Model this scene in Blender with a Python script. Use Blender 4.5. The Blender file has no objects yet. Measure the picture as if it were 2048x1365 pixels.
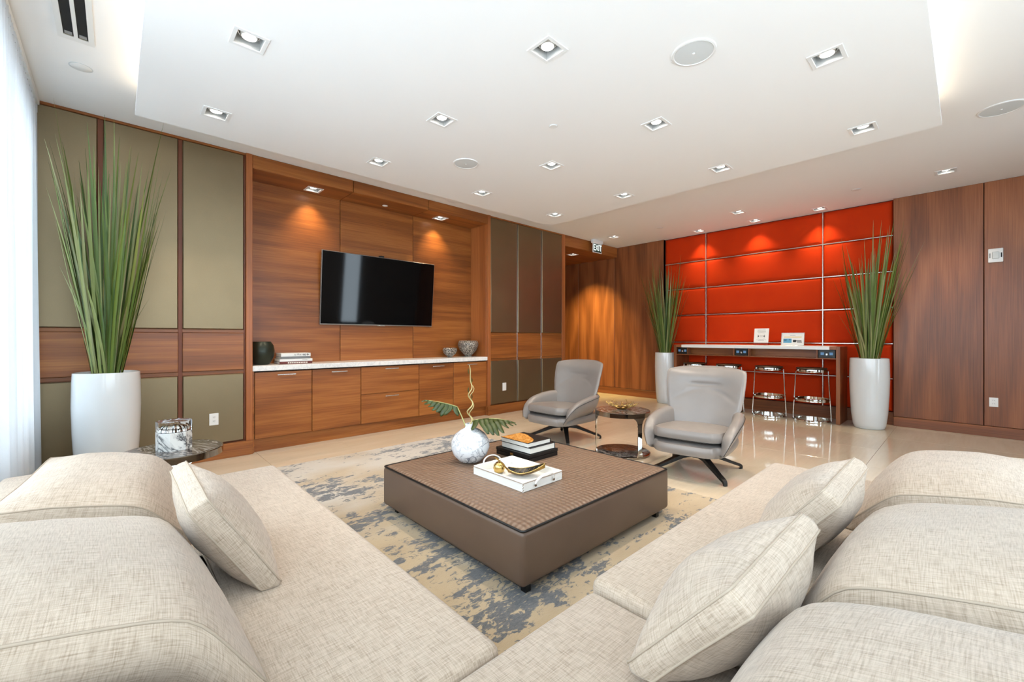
import bpy, bmesh, math, random
from mathutils import Vector, Matrix, noise
random.seed(7)
SC = bpy.context.scene
COL = SC.collection
# ------------------------------------------------------------------ camera
cam_d = bpy.data.cameras.new('camera'); cam = bpy.data.objects.new('camera', cam_d); COL.objects.link(cam)
cam_d.sensor_width = 36.0; cam_d.lens = 36.0*850/2048; cam_d.shift_y = -6.7/2048; cam_d.clip_start = 0.05
cam.location = (0, 0, 1.30)
cam.rotation_euler = (math.radians(90), 0, math.radians(46.966-90))
SC.camera = cam
# ------------------------------------------------------------------ world, exposure
W = bpy.data.worlds.new('sky'); SC.world = W; W.use_nodes = True
WB = W.node_tree.nodes['Background']
WB.inputs[0].default_value = (0.78, 0.89, 1.0, 1); WB.inputs[1].default_value = 4.7
VS = SC.view_settings
VS.view_transform = 'Standard'; VS.look = 'None'; VS.gamma = 1.0; VS.use_curve_mapping = False
VS.exposure = 0.38
SC.cycles.use_denoising = True
SC.cycles.sample_clamp_indirect = 6.0
SC.cycles.diffuse_bounces = 4; SC.cycles.glossy_bounces = 3; SC.cycles.max_bounces = 7; SC.cycles.transparent_max_bounces = 8
SC.cycles.use_adaptive_sampling = True; SC.cycles.adaptive_threshold = 0.08; SC.cycles.adaptive_min_samples = 16
SPOT_W = 66.0; COVE_W = 1.9
WARM = (1.0, 0.83, 0.64)

def portal(loc, rot, sx, sy):
    d = bpy.data.lights.new('window_portal', 'AREA'); d.shape = 'RECTANGLE'; d.size = sx; d.size_y = sy
    d.cycles.is_portal = True
    o = bpy.data.objects.new('window_portal', d); COL.objects.link(o); o.location = loc; o.rotation_euler = rot
    return o
# ------------------------------------------------------------------ node helpers
def srgb(r, g, b):
    f = lambda c: (c/255/12.92) if c/255 <= .04045 else ((c/255+.055)/1.055)**2.4
    return (f(r), f(g), f(b), 1)
class NT:
    def __init__(s, name):
        s.m = bpy.data.materials.new(name); s.m.use_nodes = True; s.t = s.m.node_tree
        s.b = s.t.nodes['Principled BSDF']; s.out = s.t.nodes['Material Output']
    def n(s, typ, ins=None, **kw):
        x = s.t.nodes.new('ShaderNode'+typ)
        for k, v in kw.items(): setattr(x, k, v)
        for k, v in (ins or {}).items():
            if hasattr(v, 'links') or isinstance(v, bpy.types.NodeSocket): s.t.links.new(v, x.inputs[k])
            else: x.inputs[k].default_value = v
        return x
    def set(s, **kw):
        for k, v in kw.items():
            i = s.b.inputs[k.replace('_', ' ')]
            if isinstance(v, bpy.types.NodeSocket): s.t.links.new(v, i)
            else: i.default_value = v
        return s
    def math(s, op, a, b=None, c=None):
        ins = {0: a}
        if b is not None: ins[1] = b
        if c is not None: ins[2] = c
        return s.n('Math', ins, operation=op).outputs[0]
    def mix(s, fac, a, b):
        x = s.t.nodes.new('ShaderNodeMix'); x.data_type = 'RGBA'
        for k, v in ((0, fac), (6, a), (7, b)):
            if isinstance(v, bpy.types.NodeSocket): s.t.links.new(v, x.inputs[k])
            else: x.inputs[k].default_value = v
        return x.outputs[2]
    def ramp(s, fac, stops):
        x = s.n('ValToRGB', {0: fac}); e = x.color_ramp.elements
        while len(e) < len(stops): e.new(.5)
        for el, (p, c) in zip(e, stops): el.position = p; el.color = c if len(c) == 4 else (*c, 1)
        return x.outputs[0]
    def pos(s, scale=(1, 1, 1), rnd=True, obj=False, uv=False):
        if uv: v = s.n('TexCoord').outputs['UV']
        elif obj: v = s.n('TexCoord').outputs['Object']
        else: v = s.n('NewGeometry').outputs['Position']
        if rnd:
            r = s.n('ObjectInfo').outputs['Random']
            v = s.n('VectorMath', {0: v, 1: s.n('CombineXYZ', {0: s.math('MULTIPLY', r, 37.), 1: s.math('MULTIPLY', r, 53.), 2: s.math('MULTIPLY', r, 71.)}).outputs[0]}, operation='ADD').outputs[0]
        return s.n('VectorMath', {0: v, 1: scale}, operation='MULTIPLY').outputs[0]
    def noise(s, vec, scale=1., detail=2., rough=.5, dist=0.):
        return s.n('TexNoise', {'Vector': vec, 'Scale': scale, 'Detail': detail, 'Roughness': rough, 'Distortion': dist}).outputs[0]
    def bump(s, h, strength=.2, dist=.01):
        x = s.n('Bump', {'Height': h, 'Strength': strength, 'Distance': dist}); s.set(Normal=x.outputs[0]); return s
def plain(name, col, rough=.5, metal=0., **kw):
    t = NT(name); t.set(Base_Color=col, Roughness=rough, Metallic=metal, **kw); return t.m
def wood(name, axis, light, mid, dark, rough=.36, freq=3.2, sc=5., stretch=.06, amp=.22):
    t = NT(name); i = 'XYZ'.index(axis)
    st = [1, 1, 1]; st[i] = stretch; v = t.pos(tuple(st))
    n1 = t.noise(v, sc, 2.0, .45, .25)
    lines = t.math('SINE', t.math('MULTIPLY', n1, freq*6.283))
    lines = t.math('MULTIPLY_ADD', lines, .5, .5)
    sf = [1, 1, 1]; sf[i] = .02
    fib = t.noise(t.pos(tuple(sf)), 85., 3., .6)
    big = t.noise(v, .9, 1.)
    f = t.math('ADD', t.math('MULTIPLY', lines, amp), t.math('ADD', t.math('MULTIPLY', fib, .62), t.math('MULTIPLY', big, .30)))
    f = t.math('SUBTRACT', f, .06)
    col = t.ramp(f, [(.18, light), (.5, mid), (.86, dark)])
    t.set(Base_Color=col, Roughness=rough); t.b.inputs['Specular IOR Level'].default_value = .45
    t.bump(fib, .06, .002); return t.m
def linen(name, c0, c1, seed=0., k=1.):
    t = NT(name)
    v = t.pos((1, 1, 1), uv=True)
    a = t.noise(t.n('VectorMath', {0: v, 1: (330*k, 22*k, 1)}, operation='MULTIPLY').outputs[0], 1., 2., .55)
    b = t.noise(t.n('VectorMath', {0: v, 1: (22*k, 330*k, 1)}, operation='MULTIPLY').outputs[0], 1., 2., .55)
    wv = t.noise(v, 900*k, 1.)
    m = t.math('ADD', t.math('MULTIPLY', t.math('POWER', a, 2.), 1.0), t.math('MULTIPLY', t.math('POWER', b, 2.), 1.0))
    big = t.noise(v, 6., 2.)
    f = t.math('ADD', m, t.math('MULTIPLY', big, .18))
    col = t.ramp(f, [(.38, c0), (1.0, c1)])
    t.set(Base_Color=col, Roughness=.92, Sheen_Weight=.25, Sheen_Roughness=.5); t.b.inputs['Specular IOR Level'].default_value = .2
    t.bump(t.math('ADD', t.math('ADD', a, b), wv), .22, .004); return t.m
# ------------------------------------------------------------------ materials
M = {}
wl, wm, wd = srgb(184, 118, 58), srgb(148, 86, 38), srgb(96, 52, 24)
M['wood_x'] = wood('walnut_horizontal', 'X', wl, wm, wd)
M['wood_z'] = wood('walnut_vertical', 'Z', srgb(172, 108, 66), srgb(140, 82, 47), srgb(98, 55, 32), freq=4.5, sc=2.2, stretch=.14, amp=.28)
M['wood_y'] = wood('walnut_along_y', 'Y', srgb(178, 112, 64), srgb(142, 82, 44), srgb(98, 54, 30))
M['wood_stile'] = wood('walnut_light_stile', 'Z', srgb(196, 128, 72), srgb(170, 100, 52), srgb(128, 72, 38), freq=2.)
M['wood_dark'] = plain('walnut_dark_reveal', srgb(116, 60, 32), .5)
M['gap'] = plain('dark_joint', srgb(24, 15, 10), .8)
def panel_fabric():
    t = NT('olive_sheen_fabric'); v = t.pos((1, 1, 1), rnd=False)
    n = t.noise(v, 420., 2.); big = t.noise(v, 3., 2.)
    c = t.mix(t.math('ADD', t.math('MULTIPLY', n, .7), t.math('MULTIPLY', big, .3)), srgb(122, 107, 83), srgb(158, 141, 112))
    t.set(Base_Color=c, Roughness=.46, Metallic=1.); t.bump(n, .15, .002); return t.m
M['panel'] = panel_fabric()
M['white_paint'] = plain('white_ceiling_paint', srgb(246, 246, 245), .85)
M['trim_white'] = plain('white_metal_trim', srgb(236, 236, 234), .4)
M['can_silver'] = plain('brushed_can_metal', srgb(206, 206, 204), .4, .35)
M['plastic_white'] = plain('white_plastic', srgb(238, 238, 236), .35)
M['plastic_grey'] = plain('grey_plastic', srgb(150, 150, 150), .5)
M['slot'] = plain('socket_slot', srgb(40, 40, 42), .6)
M['grille'] = plain('speaker_grille', srgb(214, 218, 218), .7)
M['black'] = plain('black_lacquer', srgb(14, 14, 15), .35)
M['black_matte'] = plain('black_matte', srgb(18, 18, 19), .7)
M['chrome'] = plain('polished_chrome', srgb(222, 220, 214), .06, 1.)
M['chrome_dark'] = plain('dark_polished_nickel', srgb(150, 142, 132), .1, 1.)
M['silver'] = plain('silver_trim', srgb(214, 212, 208), .25, .9)
M['gold'] = plain('brushed_gold', srgb(206, 176, 112), .24, 1.)
M['gold_dark'] = plain('burnished_gold', srgb(146, 112, 52), .35, 1.)
M['pot'] = plain('white_glazed_ceramic', srgb(226, 228, 228), .13, Coat_Weight=.4, Coat_Roughness=.06)
M['pebble'] = plain('white_pebbles', srgb(206, 204, 198), .8)
M['tv_screen'] = plain('tv_screen_glass', srgb(5, 6, 8), .05)
M['tv_frame'] = plain('tv_metal_frame', srgb(150, 145, 138), .35, .7)
M['green_glaze'] = plain('dark_green_metal_glaze', srgb(44, 50, 40), .38, .45)
M['paper'] = plain('book_pages', srgb(232, 228, 218), .8)
M['book_black'] = plain('book_black_cover', srgb(20, 18, 18), .4)
M['book_white'] = plain('book_white_cover', srgb(232, 232, 230), .45)
M['book_grey'] = plain('book_grey_cover', srgb(120, 122, 124), .5)
M['book_red'] = plain('book_maroon_cover', srgb(98, 36, 28), .5)
M['leather_white'] = plain('white_leather', srgb(234, 232, 226), .45)
M['thread'] = plain('brown_stitching', srgb(120, 88, 54), .8)
M['exit_green'] = plain('exit_dark_green', srgb(28, 48, 38), .4)
M['ink'] = plain('printed_grey', srgb(150, 152, 152), .8)
M['ink_dark'] = plain('printed_black', srgb(26, 28, 34), .8)
M['ink_blue'] = plain('printed_blue', srgb(96, 160, 196), .8)
M['ink_yellow'] = plain('printed_yellow', srgb(222, 200, 120), .8)
M['socket_blue'] = plain('usb_socket_blue', srgb(104, 150, 196), .4)
def emis(name, col, st):
    t = NT(name); t.set(Base_Color=(0, 0, 0, 1), Emission_Color=col, Emission_Strength=st); return t.m
M['bulb'] = emis('lit_lamp_lens', (1.0, .93, .82, 1), 14.)
M['led'] = emis('cove_led_tape', (1.0, .78, .52, 1), 6.)
M['exit_glow'] = emis('exit_lit_letters', (.85, 1.0, .93, 1), 1.4)
def red_fabric():
    t = NT('red_orange_upholstery'); v = t.pos((1, 1, 1), rnd=False)
    n = t.noise(v, 300., 2.); big = t.noise(v, 2.5, 2.)
    c = t.mix(t.math('ADD', t.math('MULTIPLY', n, .5), t.math('MULTIPLY', big, .5)), srgb(182, 38, 3), srgb(208, 62, 7))
    t.set(Base_Color=c, Roughness=.8); t.b.inputs['Specular IOR Level'].default_value = .15; t.bump(n, .1, .002); return t.m
M['red'] = red_fabric()
def tile_mat():
    t = NT('cream_polished_tile'); v = t.pos((.25, 1.2, 1))
    n = t.noise(v, 3.5, 4., .6, .4); f = t.noise(t.pos((.05, 1, 1)), 40., 2.)
    c = t.ramp(t.math('ADD', t.math('MULTIPLY', n, .75), t.math('MULTIPLY', f, .25)), [(.3, srgb(208, 192, 168)), (.7, srgb(222, 208, 186))])
    t.set(Base_Color=c, Roughness=.07); t.b.inputs['Specular IOR Level'].default_value = .55; return t.m
M['tile'] = tile_mat()
M['grout'] = plain('tile_grout', srgb(150, 132, 108), .9)
def rug_mat():
    t = NT('distressed_blue_beige_rug'); v = t.pos((1, 1, 1), rnd=False)
    vs = t.n('VectorMath', {0: v, 1: (.55, 1., 1.)}, operation='MULTIPLY').outputs[0]
    a = t.noise(vs, 1.5, 2., .5); b = t.noise(vs, 30., 4., .7, .6); b2 = t.noise(vs, 9., 3., .6, .4); c = t.noise(vs, 80., 2., .6)
    m = t.math('ADD', t.math('MULTIPLY', a, .42), t.math('ADD', t.math('MULTIPLY', b, .42), t.math('MULTIPLY', b2, .38)))
    blue = t.ramp(m, [(.0, (0, 0, 0, 1)), (.63, (0, 0, 0, 1)), (.655, (1, 1, 1, 1))])
    bs = t.mix(t.noise(vs, 5., 3.), srgb(162, 140, 108), srgb(198, 180, 148))
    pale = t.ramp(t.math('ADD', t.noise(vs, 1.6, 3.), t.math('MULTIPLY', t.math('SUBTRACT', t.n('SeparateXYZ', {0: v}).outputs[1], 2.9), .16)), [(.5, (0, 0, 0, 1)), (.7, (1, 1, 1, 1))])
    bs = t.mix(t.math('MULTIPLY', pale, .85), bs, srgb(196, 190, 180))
    bl = t.mix(c, srgb(52, 58, 68), srgb(120, 122, 122))
    t.set(Base_Color=t.mix(blue, bs, bl), Roughness=.9, Sheen_Weight=.4)
    t.bump(t.math('ADD', c, t.noise(v, 260., 1.)), .35, .006); return t.m
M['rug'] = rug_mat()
M['linen'] = linen('oatmeal_linen', srgb(202, 186, 168), srgb(158, 140, 120))
M['piping'] = plain('linen_seam_piping', srgb(178, 163, 145), .9)
def leather(name, a, b, rough, bs=.12):
    t = NT(name); v = t.pos((1, 1, 1), obj=True, rnd=False)
    n = t.noise(v, 160., 3., .6); big = t.noise(v, 4., 2.)
    t.set(Base_Color=t.mix(big, a, b), Roughness=rough); t.b.inputs['Specular IOR Level'].default_value = .5
    t.bump(n, bs, .002); return t.m
M['leather'] = leather('taupe_grey_leather', srgb(128, 121, 117), srgb(146, 138, 132), .33)
M['ott_side'] = leather('taupe_smooth_leather', srgb(98, 78, 64), srgb(108, 87, 72), .38)
def weave():
    t = NT('woven_taupe_leather'); v = t.pos((1, 1, 1), rnd=False)
    sx = t.n('SeparateXYZ', {0: v}); k = 6.2832/.05
    X = t.math('SINE', t.math('MULTIPLY', t.math('ADD', sx.outputs[0], sx.outputs[1]), k*.7071))
    Y = t.math('SINE', t.math('MULTIPLY', t.math('SUBTRACT', sx.outputs[0], sx.outputs[1]), k*.7071))
    h = t.math('MULTIPLY', X, Y); n = t.noise(v, 60., 2.)
    c = t.mix(t.math('MULTIPLY_ADD', h, .3, t.math('MULTIPLY', n, .8)), srgb(110, 88, 72), srgb(142, 116, 96))
    t.set(Base_Color=c, Roughness=.42); t.bump(h, .55, .006); return t.m
M['weave'] = weave()
def marble(name, base, vein, sc, wid=.035, obj=True, crackle=False):
    t = NT(name); v = t.pos((1, 1, 1), obj=obj, rnd=False)
    n = t.noise(v, sc, 5., .6, 1.2)
    d = t.math('ABSOLUTE', t.math('SUBTRACT', n, .5))
    f = t.ramp(d, [(.0, (1, 1, 1, 1)), (wid, (.25, .25, .25, 1)), (wid*2.6, (0, 0, 0, 1))])
    if crackle:
        vo = t.n('TexVoronoi', {'Vector': t.n('VectorMath', {0: v, 1: t.n('VectorMath', {0: t.n('TexNoise', {'Vector': v, 'Scale': 14.}).outputs[1], 1: (.09, .09, .05)}, operation='MULTIPLY').outputs[0]}, operation='ADD').outputs[0], 'Scale': 11.}, feature='DISTANCE_TO_EDGE')
        g = t.ramp(vo.outputs[0], [(.0, (1, 1, 1, 1)), (.05, (0, 0, 0, 1))])
        f = t.math('MAXIMUM', t.math('MULTIPLY', f, .6), t.math('MULTIPLY', g, t.ramp(t.noise(v, 5., 1.), [(.36, (0, 0, 0, 1)), (.5, (.95, .95, .95, 1))])))
    t.set(Base_Color=t.mix(f, base, vein), Roughness=.22); return t.m
M['marble_vase'] = marble('white_crackle_marble', srgb(232, 234, 236), srgb(82, 90, 106), 7., .016, crackle=True)
M['marble_counter'] = marble('white_quartz_counter', srgb(236, 236, 234), srgb(214, 215, 216), 12., .03, obj=False)
M['marble_box'] = marble('white_black_veined_marble', srgb(238, 238, 234), srgb(62, 66, 72), 3.2, .028)
def dark_marble():
    t = NT('dark_zebra_marble'); v = t.pos((1, 1, 1), obj=True, rnd=False)
    w = t.noise(t.n('VectorMath', {0: v, 1: (1., .22, 1.)}, operation='MULTIPLY').outputs[0], 7., 4., .6, 1.0)
    l = t.math('MULTIPLY_ADD', t.math('SINE', t.math('MULTIPLY', w, 70.)), .5, .5)
    t.set(Base_Color=t.ramp(l, [(.1, srgb(52, 48, 46)), (.75, srgb(92, 86, 82)), (1., srgb(150, 144, 138))]), Roughness=.16); return t.m
M['dark_marble'] = dark_marble()
def mottled():
    t = NT('mottled_black_silver_glaze'); v = t.pos((1, 1, .55), obj=True, rnd=False)
    vo = t.n('TexVoronoi', {'Vector': v, 'Scale': 62.}, feature='DISTANCE_TO_EDGE').outputs[0]
    f = t.ramp(t.math('ADD', vo, t.math('MULTIPLY', t.noise(v, 45., 2.), .18)), [(.15, (1, 1, 1, 1)), (.20, (0, 0, 0, 1))])
    t.set(Base_Color=t.mix(f, srgb(52, 46, 42), srgb(206, 200, 190)), Roughness=.3, Metallic=.35); t.bump(f, .5, .004); return t.m
M['mottled'] = mottled()
def blade_mat():
    t = NT('green_grass_blade'); r = t.n('ObjectInfo').outputs['Random']
    sz = t.n('SeparateXYZ', {0: t.n('TexCoord').outputs['Object']}).outputs[2]
    c = t.ramp(r, [(0., srgb(58, 84, 30)), (.4, srgb(104, 126, 50)), (.75, srgb(142, 148, 84)), (1., srgb(172, 166, 122))])
    tip = t.ramp(sz, [(.95, (0, 0, 0, 1)), (1.0, (1, 1, 1, 1))])
    n = t.noise(t.pos((8, 8, .5), obj=True), 6., 2.)
    c = t.mix(t.math('MULTIPLY', n, .5), c, srgb(72, 94, 36))
    t.set(Base_Color=c, Roughness=.42); return t.m
M['blade'] = blade_mat()
def leaf_mat():
    t = NT('monstera_leaf_green'); v = t.pos((1, 1, 1), obj=True, rnd=False)
    t.set(Base_Color=t.mix(t.noise(v, 22., 3.), srgb(24, 38, 12), srgb(70, 82, 30)), Roughness=.4); return t.m
M['leaf'] = leaf_mat()
M['stalk'] = plain('pale_green_stalk', srgb(176, 178, 116), .5)
M['branch'] = plain('curly_willow_bark', srgb(186, 172, 118), .6)
def sheer():
    t = NT('white_sheer_curtain'); v = t.pos((1, 1, 1), rnd=False)
    n = t.noise(v, 500., 1.)
    tr = t.n('BsdfTransparent', {0: (1, 1, 1, 1)}); tl = t.n('BsdfTranslucent', {0: (.62, .65, .68, 1)}); df = t.n('BsdfDiffuse', {0: (.86, .87, .88, 1)})
    a = t.n('MixShader', {0: .45, 1: df.outputs[0], 2: tl.outputs[0]})
    b = t.n('MixShader', {0: t.math('MULTIPLY_ADD', n, .1, .78), 1: tr.outputs[0], 2: a.outputs[0]})
    t.t.links.new(b.outputs[0], t.out.inputs[0]); return t.m
M['sheer'] = sheer()
def pane():
    t = NT('window_glass'); tr = t.n('BsdfTransparent', {0: (.96, .98, .98, 1)}); g = t.n('BsdfGlossy', {0: (1, 1, 1, 1), 'Roughness': .02})
    f = t.n('LayerWeight', {0: .25}).outputs['Fresnel']
    b = t.n('MixShader', {0: t.math('MULTIPLY', f, .6), 1: tr.outputs[0], 2: g.outputs[0]}); t.t.links.new(b.outputs[0], t.out.inputs[0]); return t.m
M['glass'] = pane()
def acrylic():
    t = NT('clear_acrylic'); t.set(Base_Color=(.97, .98, 1, 1), Roughness=.02, Transmission_Weight=1., IOR=1.45); return t.m
M['acrylic'] = acrylic()
M['wall_paint'] = plain('warm_grey_wall_paint', srgb(150, 140, 130), .8)
M['window_frame'] = plain('dark_bronze_window_frame', srgb(70, 66, 62), .5, .3)
# ------------------------------------------------------------------ mesh helpers
class MB:
    def __init__(s): s.v = []; s.f = []; s.uv = None
    def add(s, vs, fs):
        o = len(s.v); s.v += [tuple(p) for p in vs]; s.f += [tuple(i+o for i in f) for f in fs]; return s
    def box(s, x0, x1, y0, y1, z0, z1):
        vs = [(x, y, z) for x in (x0, x1) for y in (y0, y1) for z in (z0, z1)]
        return s.add(vs, [(0, 1, 3, 2), (4, 6, 7, 5), (0, 4, 5, 1), (2, 3, 7, 6), (0, 2, 6, 4), (1, 5, 7, 3)])
    def rbox(s, x0, x1, y0, y1, z0, z1, r=.004, seg=1):
        bm = bmesh.new(); bmesh.ops.create_cube(bm, size=1.)
        for v in bm.verts: v.co = ((x0+x1)/2+v.co.x*(x1-x0), (y0+y1)/2+v.co.y*(y1-y0), (z0+z1)/2+v.co.z*(z1-z0))
        bmesh.ops.bevel(bm, geom=bm.edges[:], offset=r, segments=seg, profile=.5, affect='EDGES')
        bm.verts.index_update()
        s.add([v.co[:] for v in bm.verts], [[v.index for v in f.verts] for f in bm.faces]); bm.free(); return s
    def grid(s, fn, nu, nv, cu=False, cv=False):
        o = []; U = nu if cu else nu+1; V = nv if cv else nv+1
        for i in range(U):
            for j in range(V): o.append(fn(i/nu, j/nv))
        fs = []
        for i in range(nu):
            for j in range(nv):
                a, b = i, (i+1) % U; c, d = j, (j+1) % V
                fs.append((a*V+c, b*V+c, b*V+d, a*V+d))
        return s.add(o, fs)
    def lathe(s, prof, c=(0, 0, 0), n=40, cap=True):
        m = len(prof)
        vs = [(c[0]+r*math.cos(6.28318*i/n), c[1]+r*math.sin(6.28318*i/n), c[2]+z) for i in range(n) for r, z in prof]
        fs = [(i*m+j, ((i+1) % n)*m+j, ((i+1) % n)*m+j+1, i*m+j+1) for i in range(n) for j in range(m-1)]
        if cap:
            if prof[0][0] > 1e-4: fs.append(tuple(i*m for i in range(n))[::-1])
            if prof[-1][0] > 1e-4: fs.append(tuple(i*m+m-1 for i in range(n)))
        return s.add(vs, fs)
    def tube(s, pts, r, n=8, closed=False, flat=1.):
        P = [Vector(p) for p in pts]; L = len(P); R = r if hasattr(r, '__len__') else [r]*L
        vs = []; up = None
        for i, p in enumerate(P):
            t = (P[(i+1) % L]-P[i-1]) if closed else (P[min(i+1, L-1)]-P[max(i-1, 0)])
            if t.length < 1e-9: t = Vector((0, 0, 1))
            t.normalize()
            if up is None: up = Vector((0, 0, 1)) if abs(t.z) < .9 else Vector((1, 0, 0))
            a = t.cross(up)
            if a.length < 1e-5: a = t.cross(Vector((0, 1, 0)))
            a.normalize(); b = a.cross(t); up = b
            for k in range(n):
                w = 6.28318*k/n; vs.append(p+(a*math.cos(w)+b*math.sin(w)*flat)*R[i])
        fs = []
        for i in range(L if closed else L-1):
            for k in range(n):
                j = (i+1) % L; fs.append((i*n+k, i*n+(k+1) % n, j*n+(k+1) % n, j*n+k))
        if not closed: fs += [tuple(range(n))[::-1], tuple((L-1)*n+k for k in range(n))]
        return s.add(vs, fs)
    def prism(s, poly, z0, z1):
        n = len(poly); vs = [(x, y, z0) for x, y in poly]+[(x, y, z1) for x, y in poly]
        fs = [tuple(range(n))[::-1], tuple(range(n, 2*n))]+[(i, (i+1) % n, n+(i+1) % n, n+i) for i in range(n)]
        return s.add(vs, fs)
    def xf(s, m):
        s.v = [tuple(m @ Vector(p)) for p in s.v]; return s
OFF = {}
def build(mb, name, mat, parent=None, smooth=None, origin=(0, 0, 0), uv=None, sub=0):
    """one mesh object; coordinates are the world's, or the root's own when the root was made with local=True"""
    off = OFF.get(parent.name, (0, 0, 0)) if parent is not None else origin
    me = bpy.data.meshes.new(name)
    me.from_pydata([(x-off[0], y-off[1], z-off[2]) for x, y, z in mb.v], [], mb.f)
    bm = bmesh.new(); bm.from_mesh(me)
    if not mb.uv: bmesh.ops.recalc_face_normals(bm, faces=bm.faces[:])
    if uv == 'box':
        l = bm.loops.layers.uv.new('uv')
        for f in bm.faces:
            n = f.normal; a = max(range(3), key=lambda i: abs(n[i]))
            for lp in f.loops:
                c = lp.vert.co; lp[l].uv = (c.y, c.z) if a == 0 else (c.x, c.z) if a == 1 else (c.x, c.y)
    elif mb.uv:
        l = bm.loops.layers.uv.new('uv')
        for f in bm.faces:
            for lp in f.loops: lp[l].uv = mb.uv[lp.vert.index]
        bmesh.ops.recalc_face_normals(bm, faces=bm.faces[:])
    bm.to_mesh(me); bm.free()
    if smooth is not None:
        me.polygons.foreach_set('use_smooth', [True]*len(me.polygons))
        if smooth < 180: me.set_sharp_from_angle(angle=math.radians(smooth))
    me.materials.append(mat)
    o = bpy.data.objects.new(name, me); COL.objects.link(o)
    if parent is not None: o.parent = parent; OFF[o.name] = off
    else: o.location = origin; OFF[o.name] = origin
    if sub:
        md = o.modifiers.new('smooth', 'SUBSURF'); md.levels = sub; md.render_levels = sub
    return o
def thing(name, label, cat, loc, rotz=0., group=None, local=False):
    o = bpy.data.objects.new(name, None); COL.objects.link(o); o.location = loc; o.rotation_euler = (0, 0, rotz)
    o.empty_display_size = .1; OFF[o.name] = (0, 0, 0) if local else tuple(loc)
    return tag(o, label, cat, group)
def tag(o, label, cat, group=None):
    o['label'] = label; o['category'] = cat
    if group: o['group'] = group
    return o
def struct(o, label=None):
    o['kind'] = 'structure'
    if label: o['label'] = label
    return o
def stuff(o): o['kind'] = 'stuff'; return o
def copy_tree(o, parent=None):
    c = o.copy(); COL.objects.link(c)
    if parent is not None: c.parent = parent
    for ch in list(o.children): copy_tree(ch, c)
    return c
def plate(mb, x0, x1, y0, y1, z0, z1, holes):
    """horizontal slab with square openings (cx, cy, half)"""
    xs = sorted({x0, x1, *[h[0]-h[2] for h in holes], *[h[0]+h[2] for h in holes]})
    ys = sorted({y0, y1, *[h[1]-h[2] for h in holes], *[h[1]+h[2] for h in holes]})
    for a, b in zip(xs, xs[1:]):
        for c, d in zip(ys, ys[1:]):
            if any(abs((a+b)/2-h[0]) < h[2] and abs((c+d)/2-h[1]) < h[2] for h in holes): continue
            mb.add([(a, c, z0), (b, c, z0), (b, d, z0), (a, d, z0)], [(0, 3, 2, 1)])
            mb.add([(a, c, z1), (b, c, z1), (b, d, z1), (a, d, z1)], [(0, 1, 2, 3)])
    mb.add([(x0, y0, z0), (x1, y0, z0), (x1, y1, z0), (x0, y1, z0), (x0, y0, z1), (x1, y0, z1), (x1, y1, z1), (x0, y1, z1)],
           [(0, 1, 5, 4), (1, 2, 6, 5), (2, 3, 7, 6), (3, 0, 4, 7)])
    for hx, hy, h in holes:
        q = [(hx-h, hy-h), (hx+h, hy-h), (hx+h, hy+h), (hx-h, hy+h)]
        mb.add([(*p, z0) for p in q]+[(*p, z1) for p in q], [(i, (i+1) % 4, 4+(i+1) % 4, 4+i) for i in range(4)])
    return mb
YA, XB, ZC, ZP = 5.485, 8.394, 3.353, 3.15
YF, XL = -2.6, -.72            # wall behind the camera, window wall on the left
# ------------------------------------------------------------------ floor
fl = struct(build(MB().box(XL-.1, XB+.4, YF-.1, 8.6, -.12, -.004), 'floor', M['grout']))
xj = [1.165+.883*k for k in range(-3, 10)]; yj = [.705+1.55*k for k in range(-3, 7)]
for a, b in zip(xj, xj[1:]):
    for c, d in zip(yj, yj[1:]):
        x0, x1, y0, y1 = max(a, XL), min(b, XB+.1), max(c, YF), min(d, 8.4)
        if x1-x0 < .02 or y1-y0 < .02: continue
        build(MB().rbox(x0+.0012, x1-.0012, y0+.0012, y1-.0012, -.02, 0, .0008), 'tile', M['tile'], fl)
# ------------------------------------------------------------------ ceiling with dropped panel
GX, GY = (.61, 2.03, 3.43, 4.84), (.63, 1.84, 3.05, 4.235)
seen = [(i, j) for i in range(4) for j in range(4) if (i, j) not in ((0, 0), (0, 1), (1, 0))]
HOLE = .078
PANEL_L = [(GX[i], GY[j], HOLE) for i, j in seen]
UP_L = [(7.5, .18), (8.2, 1.61), (8.2, 2.54), (7.45, 2.56), (8.2, 3.52), (7.42, 4.91)]
ceil = struct(build(plate(MB(), XL-.1, XB+.4, YF-.1, YA+.02, ZC, ZC+.02, [(x, y, HOLE) for x, y in UP_L]), 'ceiling', M['white_paint']))
build(MB().box(XL-.1, XB+.4, YF-.1, 8.6, 3.62, 3.7), 'light_block_slab', M['white_paint'], ceil)  # unseen slab added above the ceiling to keep sky light from leaking in
PX0, PX1, PY0, PY1 = .12, 5.26, .15, 4.715
build(plate(MB(), PX0, PX1, PY0, PY1, ZP, ZP+.045, PANEL_L), 'dropped_panel', M['white_paint'], ceil)
hang = MB().box(PX0+.3, PX1-.3, PY0+.3, PY0+.34, ZP+.045, ZC).box(PX0+.3, PX1-.3, PY1-.34, PY1-.3, ZP+.045, ZC)
build(hang, 'panel_hanger', M['white_paint'], ceil)
for x, nm in ((PX0+.10, 'left'),):   # LED tape in the cove along two edges of the panel
    build(MB().box(x-.008, x+.008, PY0+.08, PY1-.08, ZP+.045, ZP+.053), 'led_tape', M['led'], ceil)
    d = bpy.data.lights.new('cove_led', 'AREA'); d.shape = 'RECTANGLE'; d.size = .05; d.size_y = PY1-PY0-.16; d.energy = COVE_W; d.color = (1., .74, .46)
    o = bpy.data.objects.new('cove_led', d); COL.objects.link(o); o.location = (x+(-.04 if nm == 'left' else .04), (PY0+PY1)/2, ZP+.07)
    o.rotation_euler = (math.pi, math.radians(-25 if nm == 'left' else 25), 0)
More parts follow.
